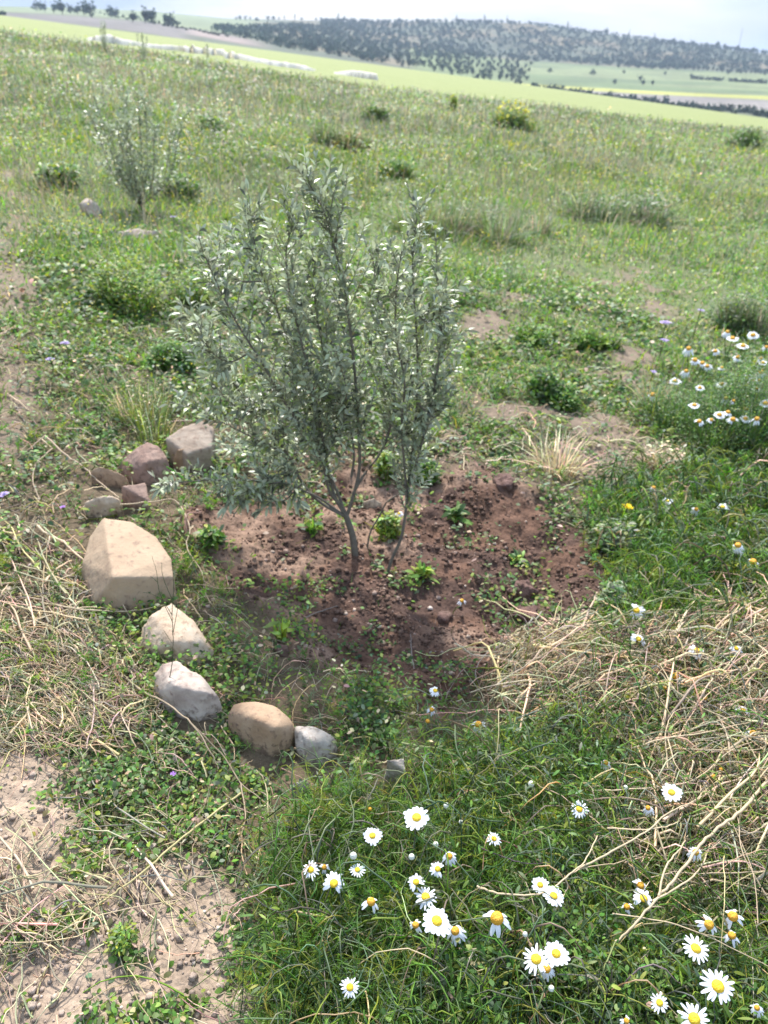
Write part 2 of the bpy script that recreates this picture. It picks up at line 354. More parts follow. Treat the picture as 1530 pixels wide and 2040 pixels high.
# ------------------------------------------------------------------ stones
def rock_mat(name, c1, c2, c3, scale=14, dirt=0.75):
    m, n, o = newmat(name); N = n.nodes.new; K = n.links.new
    tcd = N('ShaderNodeTexCoord'); V = tcd.outputs['Object']
    def noise(s, d=6, rg=0.6):
        z = N('ShaderNodeTexNoise'); z.inputs['Scale'].default_value = s; z.inputs['Detail'].default_value = d; z.inputs['Roughness'].default_value = rg; K(V, z.inputs['Vector']); return z
    a = noise(scale, 5, 0.65); b = noise(scale * 5, 4); e = noise(scale * 14, 4)
    r = N('ShaderNodeValToRGB'); r.color_ramp.elements[0].position = 0.36; r.color_ramp.elements[0].color = (*c1, 1); r.color_ramp.elements[1].position = 0.62; r.color_ramp.elements[1].color = (*c2, 1); K(a.outputs['Fac'], r.inputs['Fac'])
    r2 = N('ShaderNodeValToRGB'); r2.color_ramp.elements[0].position = 0.54; r2.color_ramp.elements[0].color = (0, 0, 0, 1); r2.color_ramp.elements[1].position = 0.72; K(b.outputs['Fac'], r2.inputs['Fac'])
    mx = N('ShaderNodeMix'); mx.data_type = 'RGBA'; mx.inputs['B'].default_value = (*c3, 1); K(r2.outputs['Color'], mx.inputs['Factor']); K(r.outputs['Color'], mx.inputs['A'])
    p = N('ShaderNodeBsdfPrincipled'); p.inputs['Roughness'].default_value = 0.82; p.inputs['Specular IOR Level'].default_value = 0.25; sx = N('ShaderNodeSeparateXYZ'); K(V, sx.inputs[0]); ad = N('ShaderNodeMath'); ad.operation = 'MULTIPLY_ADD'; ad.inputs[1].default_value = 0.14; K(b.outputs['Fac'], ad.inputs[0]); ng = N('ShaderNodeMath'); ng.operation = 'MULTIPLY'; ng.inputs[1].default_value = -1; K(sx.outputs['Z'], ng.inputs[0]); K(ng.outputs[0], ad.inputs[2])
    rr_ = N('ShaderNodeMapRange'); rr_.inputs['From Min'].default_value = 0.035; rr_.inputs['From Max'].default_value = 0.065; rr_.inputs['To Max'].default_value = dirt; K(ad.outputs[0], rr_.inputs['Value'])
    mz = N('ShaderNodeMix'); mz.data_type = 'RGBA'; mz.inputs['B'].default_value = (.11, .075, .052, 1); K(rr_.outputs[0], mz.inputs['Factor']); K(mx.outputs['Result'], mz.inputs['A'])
    K(mz.outputs['Result'], p.inputs['Base Color'])
    bp = N('ShaderNodeBump'); bp.inputs['Strength'].default_value = 0.8; bp.inputs['Distance'].default_value = 0.004; K(b.outputs['Fac'], bp.inputs['Height'])
    bq = N('ShaderNodeBump'); bq.inputs['Strength'].default_value = 0.4; bq.inputs['Distance'].default_value = 0.0015; K(e.outputs['Fac'], bq.inputs['Height']); K(bp.outputs[0], bq.inputs['Normal'])
    K(bq.outputs[0], p.inputs['Normal']); K(p.outputs[0], o.inputs['Surface']); return m
TAN = rock_mat('stone_tan', (0.36, 0.255, 0.165), (0.42, 0.31, 0.205), (0.23, 0.155, 0.11), 9)
BUFF = rock_mat('stone_buff', (0.40, 0.29, 0.195), (0.52, 0.42, 0.31), (0.22, 0.15, 0.10))
OCHRE = rock_mat('stone_ochre', (0.31, 0.20, 0.12), (0.40, 0.28, 0.18), (0.20, 0.13, 0.09), 12)
GREY = rock_mat('stone_grey', (0.30, 0.225, 0.18), (0.50, 0.42, 0.34), (0.19, 0.135, 0.11), 10)
RED = rock_mat('stone_reddish', (0.23, 0.145, 0.11), (0.32, 0.22, 0.17), (0.14, 0.09, 0.07), 12)
SLAB = rock_mat('stone_slab', (0.29, 0.215, 0.155), (0.40, 0.325, 0.25), (0.20, 0.135, 0.095), 9)
PALE = rock_mat('stone_pale', (0.32, 0.265, 0.21), (0.46, 0.41, 0.35), (0.21, 0.165, 0.135), 14)

def rock(name, label, cat, pts, mat, vox=0.006, smooth=4, amp=0.004, nscale=14, group=None, sink=0.03, dent=0.3, crack=0.5):
    P = []
    for (px, py, h) in pts:
        p = at1(px, py, h); P.append(p)
        q = p.copy(); q[2] -= h + sink; P.append(q)
    P = np.array(P); c = P.mean(0); c[2] = P[:, 2].min() + sink
    bm = bmesh.new()
    for p in P: bm.verts.new(p - c)
    r = bmesh.ops.convex_hull(bm, input=bm.verts)
    bmesh.ops.delete(bm, geom=[g for g in set(r['geom_interior'] + r['geom_unused']) if isinstance(g, bmesh.types.BMVert) and g.is_valid], context='VERTS')
    me = bpy.data.meshes.new(name); bm.to_mesh(me); bm.free()
    t = bpy.data.objects.new('tmp', me); COL.objects.link(t)
    md = t.modifiers.new('r', 'REMESH'); md.mode = 'VOXEL'; md.voxel_size = vox; md.use_smooth_shade = True
    dg = bpy.context.evaluated_depsgraph_get(); me2 = bpy.data.meshes.new_from_object(t.evaluated_get(dg))
    bpy.data.objects.remove(t); bpy.data.meshes.remove(me); me2.name = name
    bm = bmesh.new(); bm.from_mesh(me2)
    for k in range(smooth): bmesh.ops.smooth_vert(bm, verts=bm.verts, factor=0.5, use_axis_x=True, use_axis_y=True, use_axis_z=True)
    bm.normal_update()
    off = random.random() * 50
    co = np.array([v.co[:] for v in bm.verts]); no = np.array([v.normal[:] for v in bm.verts])
    nC = np.abs(fbm(co[:, 0] * 1.3 + co[:, 2] + 3, co[:, 1] - co[:, 2] * .5 + 7, 3, nscale * 1.6, off + 3) - .5)
    nA = fbm(co[:, 0] + co[:, 2] * 0.7 + 9, co[:, 1] - co[:, 2] * 0.6 + 5, 3, nscale, off) - 0.5
    nB = fbm(co[:, 0] - co[:, 2] + 9, co[:, 1] + co[:, 2] + 5, 3, nscale * 3.5, off + 9) - 0.5
    co = co + no * (amp * (2.4 * nA - crack * np.maximum(0, .05 - nC) / .05 + dent * nB * 2))[:, None]
    for v, p in zip(bm.verts, co): v.co = p
    bm.to_mesh(me2); bm.free(); me2.materials.clear(); me2.materials.append(mat)
    me2.polygons.foreach_set('use_smooth', np.ones(len(me2.polygons), bool))
    o = link(name, me2); o.location = c; return tag(o, label, cat, group)
BG = 'stones laid in a row round the hole'
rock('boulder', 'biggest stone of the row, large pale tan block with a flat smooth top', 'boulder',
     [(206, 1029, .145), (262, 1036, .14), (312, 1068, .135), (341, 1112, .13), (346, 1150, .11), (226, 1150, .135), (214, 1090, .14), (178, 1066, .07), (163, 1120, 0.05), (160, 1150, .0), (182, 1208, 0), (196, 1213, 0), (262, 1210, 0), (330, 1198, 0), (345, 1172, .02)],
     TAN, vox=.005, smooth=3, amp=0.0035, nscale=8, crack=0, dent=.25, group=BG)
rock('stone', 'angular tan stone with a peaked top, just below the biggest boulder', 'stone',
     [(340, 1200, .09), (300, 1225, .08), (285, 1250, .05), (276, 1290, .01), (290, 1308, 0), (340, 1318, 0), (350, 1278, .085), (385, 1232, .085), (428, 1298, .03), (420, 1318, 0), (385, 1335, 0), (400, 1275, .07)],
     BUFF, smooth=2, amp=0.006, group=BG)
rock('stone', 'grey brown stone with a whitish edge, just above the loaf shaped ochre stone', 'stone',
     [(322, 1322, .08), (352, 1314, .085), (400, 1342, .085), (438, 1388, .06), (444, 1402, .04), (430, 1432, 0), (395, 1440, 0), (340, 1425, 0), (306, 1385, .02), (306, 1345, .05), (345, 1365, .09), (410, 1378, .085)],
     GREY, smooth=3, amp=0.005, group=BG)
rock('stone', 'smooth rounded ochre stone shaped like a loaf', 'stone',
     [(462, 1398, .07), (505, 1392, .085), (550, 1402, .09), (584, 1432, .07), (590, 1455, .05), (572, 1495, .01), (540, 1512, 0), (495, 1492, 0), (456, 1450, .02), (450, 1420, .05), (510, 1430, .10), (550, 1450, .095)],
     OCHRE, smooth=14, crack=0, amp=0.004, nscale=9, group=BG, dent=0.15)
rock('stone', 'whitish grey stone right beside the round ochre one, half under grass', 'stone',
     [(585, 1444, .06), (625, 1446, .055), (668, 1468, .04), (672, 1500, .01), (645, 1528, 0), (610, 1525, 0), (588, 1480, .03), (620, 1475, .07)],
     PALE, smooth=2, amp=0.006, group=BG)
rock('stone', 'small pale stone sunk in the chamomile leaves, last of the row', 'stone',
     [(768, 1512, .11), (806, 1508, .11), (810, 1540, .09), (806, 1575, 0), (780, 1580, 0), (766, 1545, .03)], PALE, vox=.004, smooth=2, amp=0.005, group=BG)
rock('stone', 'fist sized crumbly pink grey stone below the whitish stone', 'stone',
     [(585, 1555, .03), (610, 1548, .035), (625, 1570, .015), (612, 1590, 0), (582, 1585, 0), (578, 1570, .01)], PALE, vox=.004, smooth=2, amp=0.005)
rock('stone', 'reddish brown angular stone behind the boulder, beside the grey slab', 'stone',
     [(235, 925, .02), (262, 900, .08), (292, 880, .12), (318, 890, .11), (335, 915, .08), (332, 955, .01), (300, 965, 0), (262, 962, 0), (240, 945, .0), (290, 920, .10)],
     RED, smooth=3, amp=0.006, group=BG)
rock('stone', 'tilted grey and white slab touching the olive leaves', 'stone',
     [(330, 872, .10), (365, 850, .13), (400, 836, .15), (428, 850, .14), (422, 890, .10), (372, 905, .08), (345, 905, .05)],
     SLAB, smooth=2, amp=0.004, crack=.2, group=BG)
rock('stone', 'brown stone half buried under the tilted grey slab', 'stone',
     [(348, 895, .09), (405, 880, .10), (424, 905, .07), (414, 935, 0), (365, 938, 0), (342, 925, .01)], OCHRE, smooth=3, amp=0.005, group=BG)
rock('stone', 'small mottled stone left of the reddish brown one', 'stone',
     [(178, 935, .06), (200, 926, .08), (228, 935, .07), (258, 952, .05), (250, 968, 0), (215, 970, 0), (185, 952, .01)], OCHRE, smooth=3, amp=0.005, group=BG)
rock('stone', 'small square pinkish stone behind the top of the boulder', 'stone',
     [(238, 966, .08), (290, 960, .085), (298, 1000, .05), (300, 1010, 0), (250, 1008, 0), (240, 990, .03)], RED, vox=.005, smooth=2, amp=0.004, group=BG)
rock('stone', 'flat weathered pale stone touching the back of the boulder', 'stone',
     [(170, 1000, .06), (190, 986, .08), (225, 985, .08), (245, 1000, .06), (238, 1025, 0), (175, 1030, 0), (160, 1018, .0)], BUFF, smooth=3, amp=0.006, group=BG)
rock('stone', 'grey field stone behind the track near the far olive sapling', 'stone',
     [(155, 405, .08), (175, 392, .12), (195, 405, .1), (208, 425, .02), (190, 432, 0), (160, 425, 0)], GREY, vox=.012, smooth=3, amp=0.01)
rock('stone', 'long flat grey stone lying behind the young olive, left side', 'stone',
     [(232, 460, .05), (275, 455, .06), (320, 460, .05), (325, 470, 0), (280, 478, 0), (235, 472, 0)], GREY, vox=.012, smooth=3, amp=0.01)
rock('stone', 'tan stone lying on the soil behind the olive trunk', 'stone',
     [(722, 998, .025), (745, 990, .03), (762, 1000, .02), (755, 1012, 0), (725, 1012, 0)], BUFF, vox=.004, smooth=3, amp=0.004)
CL = rock_mat('soil_clod', (0.10, 0.055, 0.042), (0.17, 0.10, 0.08), (0.07, 0.04, 0.03), 30)
def clod(label, cx, cy, s, h):
    pts = []
    for k in range(9):
        a = k * 0.698 + random.random() * 0.3; q = s * (0.8 + 0.4 * random.random())
        pts.append((cx + q * math.cos(a), cy + 0.6 * q * math.sin(a) - h * 300, h * (0.35 + 0.5 * random.random())))
    pts.append((cx, cy - h * 500, h)); rock('soil_clod', label, 'clod', pts, CL, vox=.004, smooth=2, amp=0.009, nscale=40, sink=.01)
clod('biggest dark soil clod, in the deepest part of the hole', 1040, 1185, 30, .045)
clod('dark soil clod just below the biggest one', 1048, 1225, 26, .035)
clod('pinkish clod of soil right of the shaded pit', 885, 1232, 17, .025)
clod('soil clod at the foot of the upright yellow green seedling', 558, 1298, 15, .022)
clod('clod of soil behind the pit on the spoil mound', 1002, 965, 22, .03)

# crumbs and pebbles
CLEAR = [(*at1(785, 1578, 0)[:2], .07), (*at1(630, 1535, 0)[:2], .06), (*at1(520, 1505, 0)[:2], .05), (*at1(390, 1435, 0)[:2], .05), (*at1(250, 1215, 0)[:2], .05), (*at1(300, 975, 0)[:2], .06), (*at1(215, 975, 0)[:2], .08), (*at1(380, 940, 0)[:2], .08), (*at1(275, 1010, 0)[:2], .06), (*at1(200, 1025, 0)[:2], .05)]
def crumbs(name, label, n, cond, smin, smax, cfun, p=1.2, dmax=6):
    x, y = sample(n, 0.55, dmax, p); k = rng.random(len(x)) < cond(x, y); x, y = x[k], y[k]; N = len(x)
    s = smin * (smax / smin) ** (rng.random(N) ** 2.2)
    ico = np.array([(a, b, c) for a in (-1, 1) for b in (-1, 1) for c in (-1, 1)], float)
    Qc = np.array([(0, 1, 3, 2), (4, 6, 7, 5), (0, 4, 5, 1), (2, 3, 7, 6), (0, 2, 6, 4), (1, 5, 7, 3)])
    V = ico[None] * (0.55 + 0.45 * rng.random((N, 8, 3))); a = rng.random(N) * 6.28; ca, sa = np.cos(a), np.sin(a)
    b = rng.random(N) * 3; cb, sb = np.cos(b), np.sin(b)
    X = V[..., 0] * ca[:, None] - V[..., 1] * sa[:, None]; Y = V[..., 0] * sa[:, None] + V[..., 1] * ca[:, None]; Zz = V[..., 2]
    Y, Zz = Y * cb[:, None] - Zz * sb[:, None], Y * sb[:, None] + Zz * cb[:, None]
    V = np.stack([X, Y, Zz * 0.75], -1) * s[:, None, None] * 0.62
    V += np.stack([x, y, gzf(x, y) + s * 0.18], -1)[:, None, :]
    bag = Bag(); bag.add(V, (Qc[None] + (np.arange(N) * 8)[:, None, None]).reshape(-1, 4), np.repeat(cfun(N, x, y), 8, 0))
    o = link(name, bag.mesh(name, M_crumb, True)); tag(o, label, 'soil', kind='stuff')
def sample(n, dmin, dmax, p=1.0, um=200):
    """positions in the camera's ground wedge, areal density ~ d^-p"""
    t = rng.random(n); e = 2 - p
    d = dmin * (dmax / dmin) ** t if abs(e) < 1e-6 else (dmin ** e + t * (dmax ** e - dmin ** e)) ** (1 / e)
    a = (rng.random(n) * 2 - 1) * R(57); x, y = d * np.sin(a), d * np.cos(a)
    u, v = project(np.stack([x, y, plane(x, y)], -1)); k = (u > -um) & (u < 1530 + um) & (v < 2260)
    for cx_, cy_, cr_ in CLEAR: k &= (x - cx_) ** 2 + (y - cy_) ** 2 > cr_ ** 2
    return x[k], y[k]
M_crumb = ground_mat('crumb')
crumbs('soil_crumbs', 'reddish brown crumbs of dug soil in the hole', 110000, lambda x, y: Z('soil', x, y) * (0.25 + 0.75 * sstep(.4, .6, fbm(x, y, 3, 6, 3))), 0.003, 0.015,
       lambda n, x, y: np.array([0.135, 0.082, 0.058]) * (0.6 + 0.8 * rng.random((n, 1))) + (rng.random((n, 1)) > .96) * np.array([.16, .13, .11]), 1.0, 4.2)
crumbs('gravel', 'pale pebbles and dry crumbs scattered on the dirt path', 60000, lambda x, y: np.maximum(Z('path', x, y) * 0.9, 0.10) * (1 - Z('lush', x, y)) * (0.3 + 0.7 * sstep(.4, .6, fbm(x, y, 3, 6, 3))), 0.002, 0.013,
       lambda n, x, y: np.array([0.35, 0.27, 0.21]) * (0.65 + 0.7 * rng.random((n, 1)) ** 1.0) + (rng.random((n, 1)) > .96) * np.array([.22, .2, .18]), 1.0, 5)
# ------------------------------------------------------------------ olive saplings
def pix_on(px, py, y):
    d = dirpx(px, py); t = (y - CAM[1]) / d[1]; return CAM + d * t
def leaves_on(bag, T, D, n_hint, lmin, lmax, hw, colf, droop=0.32):
    """leaf ribbons at points T, growing in directions D"""
    N = len(T); Lf = lmin + (lmax - lmin) * rng.random(N); s = np.linspace(0, 1, 5)
    D = unit(unit(D) + [0, 0, .22]); dr = droop * (0.4 + 1.2 * rng.random(N)); P = T[:, None] + D[:, None] * (Lf[:, None] * s)[..., None]
    P[..., 2] -= (dr * Lf)[:, None] * s ** 2
    side = unit(np.cross(D, np.array([0, 0, 1.0])) + 0.5 * rng.normal(size=(N, 3)))
    Wd = np.array([0.2, 0.85, 1.0, 0.75, 0.1])[None] * (hw * (0.75 + 0.5 * rng.random(N)))[:, None]
    strips(bag, P, Wd, side, colf(N))
def olive_cols(N):
    b = np.array([0.36, 0.405, 0.26]) * (0.15 + 1.35 * rng.random((N, 1))); y = rng.random((N, 1)) < 0.14
    return np.where(y, np.array([0.26, 0.33, 0.09]), b)
def grow(root, name, path, rad0, rad1, t0=0.25, twl=(0.07, 0.22), step=0.014, leafL=(0.025, 0.044), hw=0.0055, n=34, lstep=0.0105, dens=1.0, part='branch'):
    """one stem with its twigs, its leaves as a sub-part"""
    P = polyline(path, n); L_ = np.linalg.norm(np.diff(P, axis=0), axis=1).sum()
    bag = Bag(); rr = np.linspace(rad0, rad1, n) * (.95 if part == 'trunk' else .72); tubes(bag, P[None], rr[None], np.array([[0.15, 0.13, 0.10]]), 7)
    lb = Bag(); tt = np.arange(t0, 1.0, step / L_); pts, dirs = [], []
    Tn = unit(np.gradient(P, axis=0))
    for t in tt:
        i = t * (n - 1); k = int(i); p = P[k] + (P[min(k + 1, n - 1)] - P[k]) * (i - k); tg = Tn[k]
        if random.random() < 0.95 * dens:
            o = rng.normal(size=3); o -= tg * o.dot(tg); o /= np.linalg.norm(o)
            ln = random.uniform(*twl) * (1.1 - 0.78 * (t - t0) / (1 - t0)); d0 = tg * 0.55 + o * 0.75 + np.array([0, 0, 0.35]); d0 /= np.linalg.norm(d0)
            s = np.linspace(0, 1, 6)[:, None]; q = p + d0 * ln * s + np.array([0, 0, 0.3 * ln]) * s ** 2 + rng.normal(size=(6, 3)) * 0.003 * s
            tubes(bag, q[None], np.linspace(0.0018, 0.0008, 6)[None], np.array([[0.22, 0.21, 0.15]]), 4)
            m = max(2, int(ln / lstep)); f = np.linspace(0.08, 1, m)
            for a in f:
                c = q[0] + (q[-1] - q[0]) * a; tq = q[-1] - q[0]; tq /= np.linalg.norm(tq)
                o2 = rng.normal(size=3); o2 -= tq * o2.dot(tq); o2 /= np.linalg.norm(o2)
                for sg in (1, -1):
                    if random.random() < 0.9: pts.append(c); dirs.append(tq * (0.5 + 0.5 * a) + o2 * sg * 0.85)
            pts.append(q[-1]); dirs.append(tq)
        o3 = rng.normal(size=3); o3 -= tg * o3.dot(tg); o3 /= np.linalg.norm(o3)
        for sg in (1, -1):
            if random.random() < 0.75: pts.append(p); dirs.append(tg * 0.5 + o3 * sg)
    pts.append(P[-1]); dirs.append(Tn[-1])
    b = link(part, bag.mesh(part, M_bark, True)); b.parent = root; b.location = (0, 0, 0)
    b.matrix_parent_inverse = root.matrix_basis.inverted()
    if len(pts) > 3 and t0 < 1:
        leaves_on(lb, np.array(pts), np.array(dirs), 0, leafL[0], leafL[1], hw, olive_cols)
        f = link('foliage', lb.mesh('foliage', M_olive)); f.parent = b
    return b
base = at1(708, 1110, -0.01); yb = base[1]; base2 = at1(771, 1147, -0.01); y2 = base2[1]; base3 = at1(731, 1094, -0.01)
tree = empty('olive_sapling', Vector(base)); tag(tree, 'young olive sapling with grey green leaves, nearest plant in the dug soil', 'olive sapling')
def tp(lst, y, spread):
    """photo points given a depth: the branch leaves the base plane gradually by 'spread' metres"""
    m = len(lst); return [pix_on(a, b, y + spread * (k / (m - 1)) ** 1.2) for k, (a, b) in enumerate(lst)]
grow(tree, 'trunk', [base, pix_on(703, 1070, yb), pix_on(694, 1040, yb), pix_on(688, 1024, yb)], 0.0135, 0.0105, t0=2, part='trunk', n=14)
J = pix_on(690, 1030, yb)
grow(tree, 'b', [J] + tp([(662, 1010), (629, 988), (590, 972), (556, 960), (480, 956), (410, 957), (350, 962), (318, 968)], yb, -0.16), 0.0065, 0.002, t0=0.3, twl=(0.03, 0.09))
grow(tree, 'b', [J] + tp([(640, 1002), (604, 965), (570, 900), (520, 840), (470, 770), (437, 720), (405, 672), (378, 628)], yb, 0.10), 0.008, 0.002, t0=0.3)
grow(tree, 'b', [J] + tp([(672, 1000), (655, 975), (640, 915), (600, 850), (560, 790), (520, 720), (470, 640), (430, 560), (400, 490)], yb, -0.12), 0.009, 0.002)
grow(tree, 'b', [J] + tp([(668, 990), (640, 905), (622, 830), (592, 740), (560, 640), (520, 540), (505, 470), (498, 425)], yb, 0.16), 0.008, 0.002)
grow(tree, 'b', [J] + tp([(676, 990), (656, 940), (640, 860), (629, 797), (600, 680), (578, 590), (570, 500), (590, 430)], yb, -0.05), 0.008, 0.002)
grow(tree, 'b', [J] + tp([(700, 1000), (716, 935), (714, 850), (710, 775), (698, 660), (686, 570), (668, 500), (657, 454), (635, 400), (608, 352)], yb, 0.05), 0.009, 0.002)
grow(tree, 'b', [pix_on(668, 500, yb + .04)] + tp([(672, 450), (684, 410), (690, 362)], yb + .04, 0.05), 0.004, 0.0016, twl=(0.03, 0.06))
grow(tree, 'b', [pix_on(703, 985, yb)] + tp([(722, 950), (757, 903), (778, 850), (785, 800), (780, 720), (760, 640), (748, 560), (742, 500)], yb, 0.18), 0.007, 0.002)
grow(tree, 'b', [pix_on(700, 950, yb)] + tp([(705, 900), (690, 820), (650, 720), (630, 620), (625, 540), (640, 490)], yb, 0.22), 0.006, 0.002)
grow(tree, 'b', [base2] + tp([(780, 1115), (799, 1072), (808, 1020), (813, 975), (822, 900), (828, 843), (832, 740), (828, 640), (822, 540), (826, 470), (834, 412)], y2, 0.06), 0.0085, 0.002, t0=0.28, twl=(0.05, 0.14))
grow(tree, 'b', [pix_on(813, 975, y2)] + tp([(828, 930), (846, 860), (864, 780), (875, 706), (880, 640), (872, 560), (868, 475)], y2, 0.14), 0.006, 0.002, twl=(0.05, 0.13))
grow(tree, 'b', [pix_on(810, 1000, y2)] + tp([(806, 930), (800, 850), (806, 760), (790, 680), (788, 590), (800, 500)], y2, -0.10), 0.006, 0.002, twl=(0.05, 0.13))
grow(tree, 'b', [base3] + tp([(738, 1060), (757, 1026), (771, 1000), (803, 976), (820, 930), (850, 850)], base3[1], -0.06), 0.005, 0.002, t0=0.7)
grow(tree, 'b', [pix_on(575, 905, yb)] + tp([(520, 880), (460, 850), (400, 820), (352, 804)], yb, 0.05), 0.004, 0.0015, t0=0.1, twl=(0.04, 0.1))
grow(tree, 'b', [pix_on(875, 706, y2 + .08)] + tp([(895, 690), (905, 670)], y2 + .08, 0.05), 0.003, 0.0015, t0=0.1, twl=(0.04, 0.1))

for (pa, pb, ya, sp) in [((560, 960), [(520, 968), (470, 985), (430, 975)], yb - .1, -.1), ((600, 965), [(560, 1000), (520, 985), (490, 970)], yb - .05, -.12), ((604, 940), [(570, 940), (530, 915), (480, 900), (440, 880)], yb, .12), ((560, 800), [(520, 820), (470, 810), (420, 760)], yb, -.1), ((650, 900), [(680, 850), (690, 780), (670, 700)], yb, -.2), ((830, 800), [(860, 830), (880, 820), (900, 780)], y2, .05), ((500, 700), [(460, 720), (420, 700), (390, 640)], yb - .05, -.1), ((520, 560), [(480, 560), (440, 540), (410, 530)], yb, .1), ((826, 620), [(850, 640), (880, 620), (890, 580)], y2, -.05)]:
    grow(tree, 'b', [pix_on(*pa, ya)] + tp(pb, ya, sp), 0.004, 0.0014, t0=0.1, twl=(0.04, 0.12))
def far_sapling(px, py, hgt, label, nb=7, spread=0.35, hw=0.006, ll=(0.035, 0.06)):
    b0 = at1(px, py, 0); t = empty('olive_sapling', Vector(b0)); tag(t, label, 'olive sapling')
    grow(t, 'trunk', [b0 + [0, 0, -.02], b0 + [0.01, 0, hgt * .1], b0 + [0, 0.01, hgt * .2]], 0.016 * hgt, 0.012 * hgt, t0=2, part='trunk', n=6)
    for k in range(nb):
        a = k * 2.4 + random.random(); s = spread * (0.3 + 0.7 * random.random()) * hgt; hh = hgt * random.uniform(0.7, 1.05)
        e = np.array([math.cos(a) * s, math.sin(a) * s, hh]); st = b0 + [0, 0, hgt * .04]
        grow(t, 'b', [st, b0 + [e[0] * .6, e[1] * .6, hh * .35], b0 + [e[0] * .85, e[1] * .85, hh * .75], b0 + e], 0.007 * hgt, 0.002, t0=0.12, step=0.030 * hgt, lstep=0.026, hw=hw, leafL=ll, n=14, twl=(0.08 * hgt, 0.2 * hgt))
    return t
far_sapling(282, 420, .9, 'silvery olive sapling standing at the left behind the stones, second nearest', nb=13, spread=0.5, hw=.0075, ll=(.04, .065))
far_sapling(210, 108, 1.25, 'slim sapling standing in front of the left end of the white netting', nb=4, spread=0.16, hw=.008, ll=(.05, .09))
far_sapling(287, 122, 0.95, 'faint little sapling between two other saplings below the netting', nb=4, spread=0.3, hw=.008, ll=(.05, .09))
far_sapling(414, 122, 0.8, 'short dark sapling just below the middle of the white netting', nb=3, spread=0.2, hw=.008, ll=(.05, .09))
# ------------------------------------------------------------------ vegetation builders
G_bright = [0.13, 0.235, 0.038]; G_mid = [0.08, 0.155, 0.035]; G_dark = [0.035, 0.08, 0.025]; G_yel = [0.23, 0.28, 0.045]
G_sage = [0.18, 0.225, 0.13]; G_tan = [0.36, 0.29, 0.18]; G_grey = [0.27, 0.25, 0.18]; G_straw = [0.62, 0.49, 0.31]; G_olive = [0.12, 0.13, 0.05]
PAL = np.array([G_bright, G_mid, G_dark, G_yel, G_sage, G_tan, G_grey, G_straw, G_olive])
def pick(N, wts, var=0.28):
    """wts (9,) or (N,9) weights over PAL"""
    wts = np.broadcast_to(np.asarray(wts, float), (N, 9)); c = np.cumsum(wts, 1); k = (rng.random((N, 1)) * c[:, -1:] > c).sum(1).clip(0, 8)
    return PAL[k] * (1 - var + 2 * var * rng.random((N, 1))) * (1 + 0.10 * rng.normal(size=(N, 3))).clip(.7, 1.3)
def blades(bag, x, y, Lb, Wb, lean, C, S=4, z=None, az=None, tip=0.12):
    N = len(x); z = gzf(x, y) - 0.004 if z is None else z; a = rng.random(N) * 6.283 if az is None else az
    s = np.linspace(0, 1, S); d = np.stack([np.cos(a), np.sin(a), np.zeros(N)], -1)
    P = np.empty((N, S, 3)); P[:] = np.stack([x, y, z], -1)[:, None]
    P += d[:, None] * (Lb * lean)[:, None, None] * (s ** 1.5)[None, :, None]
    P[..., 2] += (Lb * np.sqrt(np.maximum(1 - (lean * 0.8) ** 2, 0.15)))[:, None] * (s - 0.35 * np.minimum(lean, 1.2)[:, None] * s ** 2)
    sd = unit(np.stack([-np.sin(a), np.cos(a), np.zeros(N)], -1) + 0.6 * rng.normal(size=(N, 3)))
    strips(bag, P, Wb[:, None] * np.interp(s, [0, .35, 1], [0.75, 1, tip])[None], sd, C)
def leaflets(bag, P0, Ll, Wl, C, elev=(-0.3, 0.9)):
    N = len(P0); a = rng.random(N) * 6.283; e = rng.uniform(*elev, N)
    d = np.stack([np.cos(a) * np.cos(e), np.sin(a) * np.cos(e), np.sin(e)], -1); s = np.linspace(0, 1, 4)
    P = P0[:, None] + d[:, None] * (Ll[:, None] * s)[..., None]; P[..., 2] -= (0.25 * Ll)[:, None] * s ** 2
    sd = unit(np.cross(d, [0, 0, 1.0]) + 0.35 * rng.normal(size=(N, 3)))
    strips(bag, P, Wl[:, None] * np.array([0.25, 1, 0.95, 0.2])[None], sd, C)
def near_z(x, y): return Z('v', x, y)
def stuff(name, bag, mat, label, cat): return tag(link(name, bag.mesh(name, mat)), label, cat, kind='stuff')
def patch(x, y, s, seed, a=.42, b=.58): return sstep(a, b, fbm(x, y, 3, s, seed))

# --- nearby ground cover of small broad leaves
bag = Bag(); x, y = sample(260000, 0.6, 6.5, 1.5)
cov = (0.12 + 0.88 * patch(x, y, 4.2, 11)) * (1 - .97 * Z('soil', x, y)) * (1 - .97 * Z('path', x, y)) * (1 - .45 * Z('lush', x, y)) * (1 - 0.80 * Z('bare', x, y)) * (1 - 0.45 * Z('dryl', x, y)) * (1 - .5 * Z('dryr', x, y))
cov = np.maximum(cov, 0.7 * sstep(.64, .69, fbm(x, y, 2, 9, 71)) * Z('path', x, y)); cov = np.maximum(cov, 0.55 * sstep(.55, .64, fbm(x, y, 2, 8, 72)) * Z('soil', x, y))
k = rng.random(len(x)) < cov; x, y = x[k], y[k]; N = len(x)
d = np.hypot(x, y); h = rng.random(N) ** 1.3 * (0.02 + 0.05 * patch(x, y, 3, 5)) * (1 + 0.9 * Z('lush', x, y))
yel = patch(x, y, 3.3, 19, .45, .6); li = Z('lush', x, y)
W9 = np.stack([0.30 + .5 * yel, 0.45 - .2 * yel + .3 * li, 0.22 + .25 * li - .1 * yel, 0.12 + 0.35 * yel * (1 - li), 0.06 + 0 * yel, 0.05 + 0 * yel, 0 * yel, 0.04 + 0 * yel, 0.25 + 0 * yel], 1)
sz = (0.007 + 0.009 * rng.random(N)) * np.clip(d / 2.2, 0.8, 2.2)
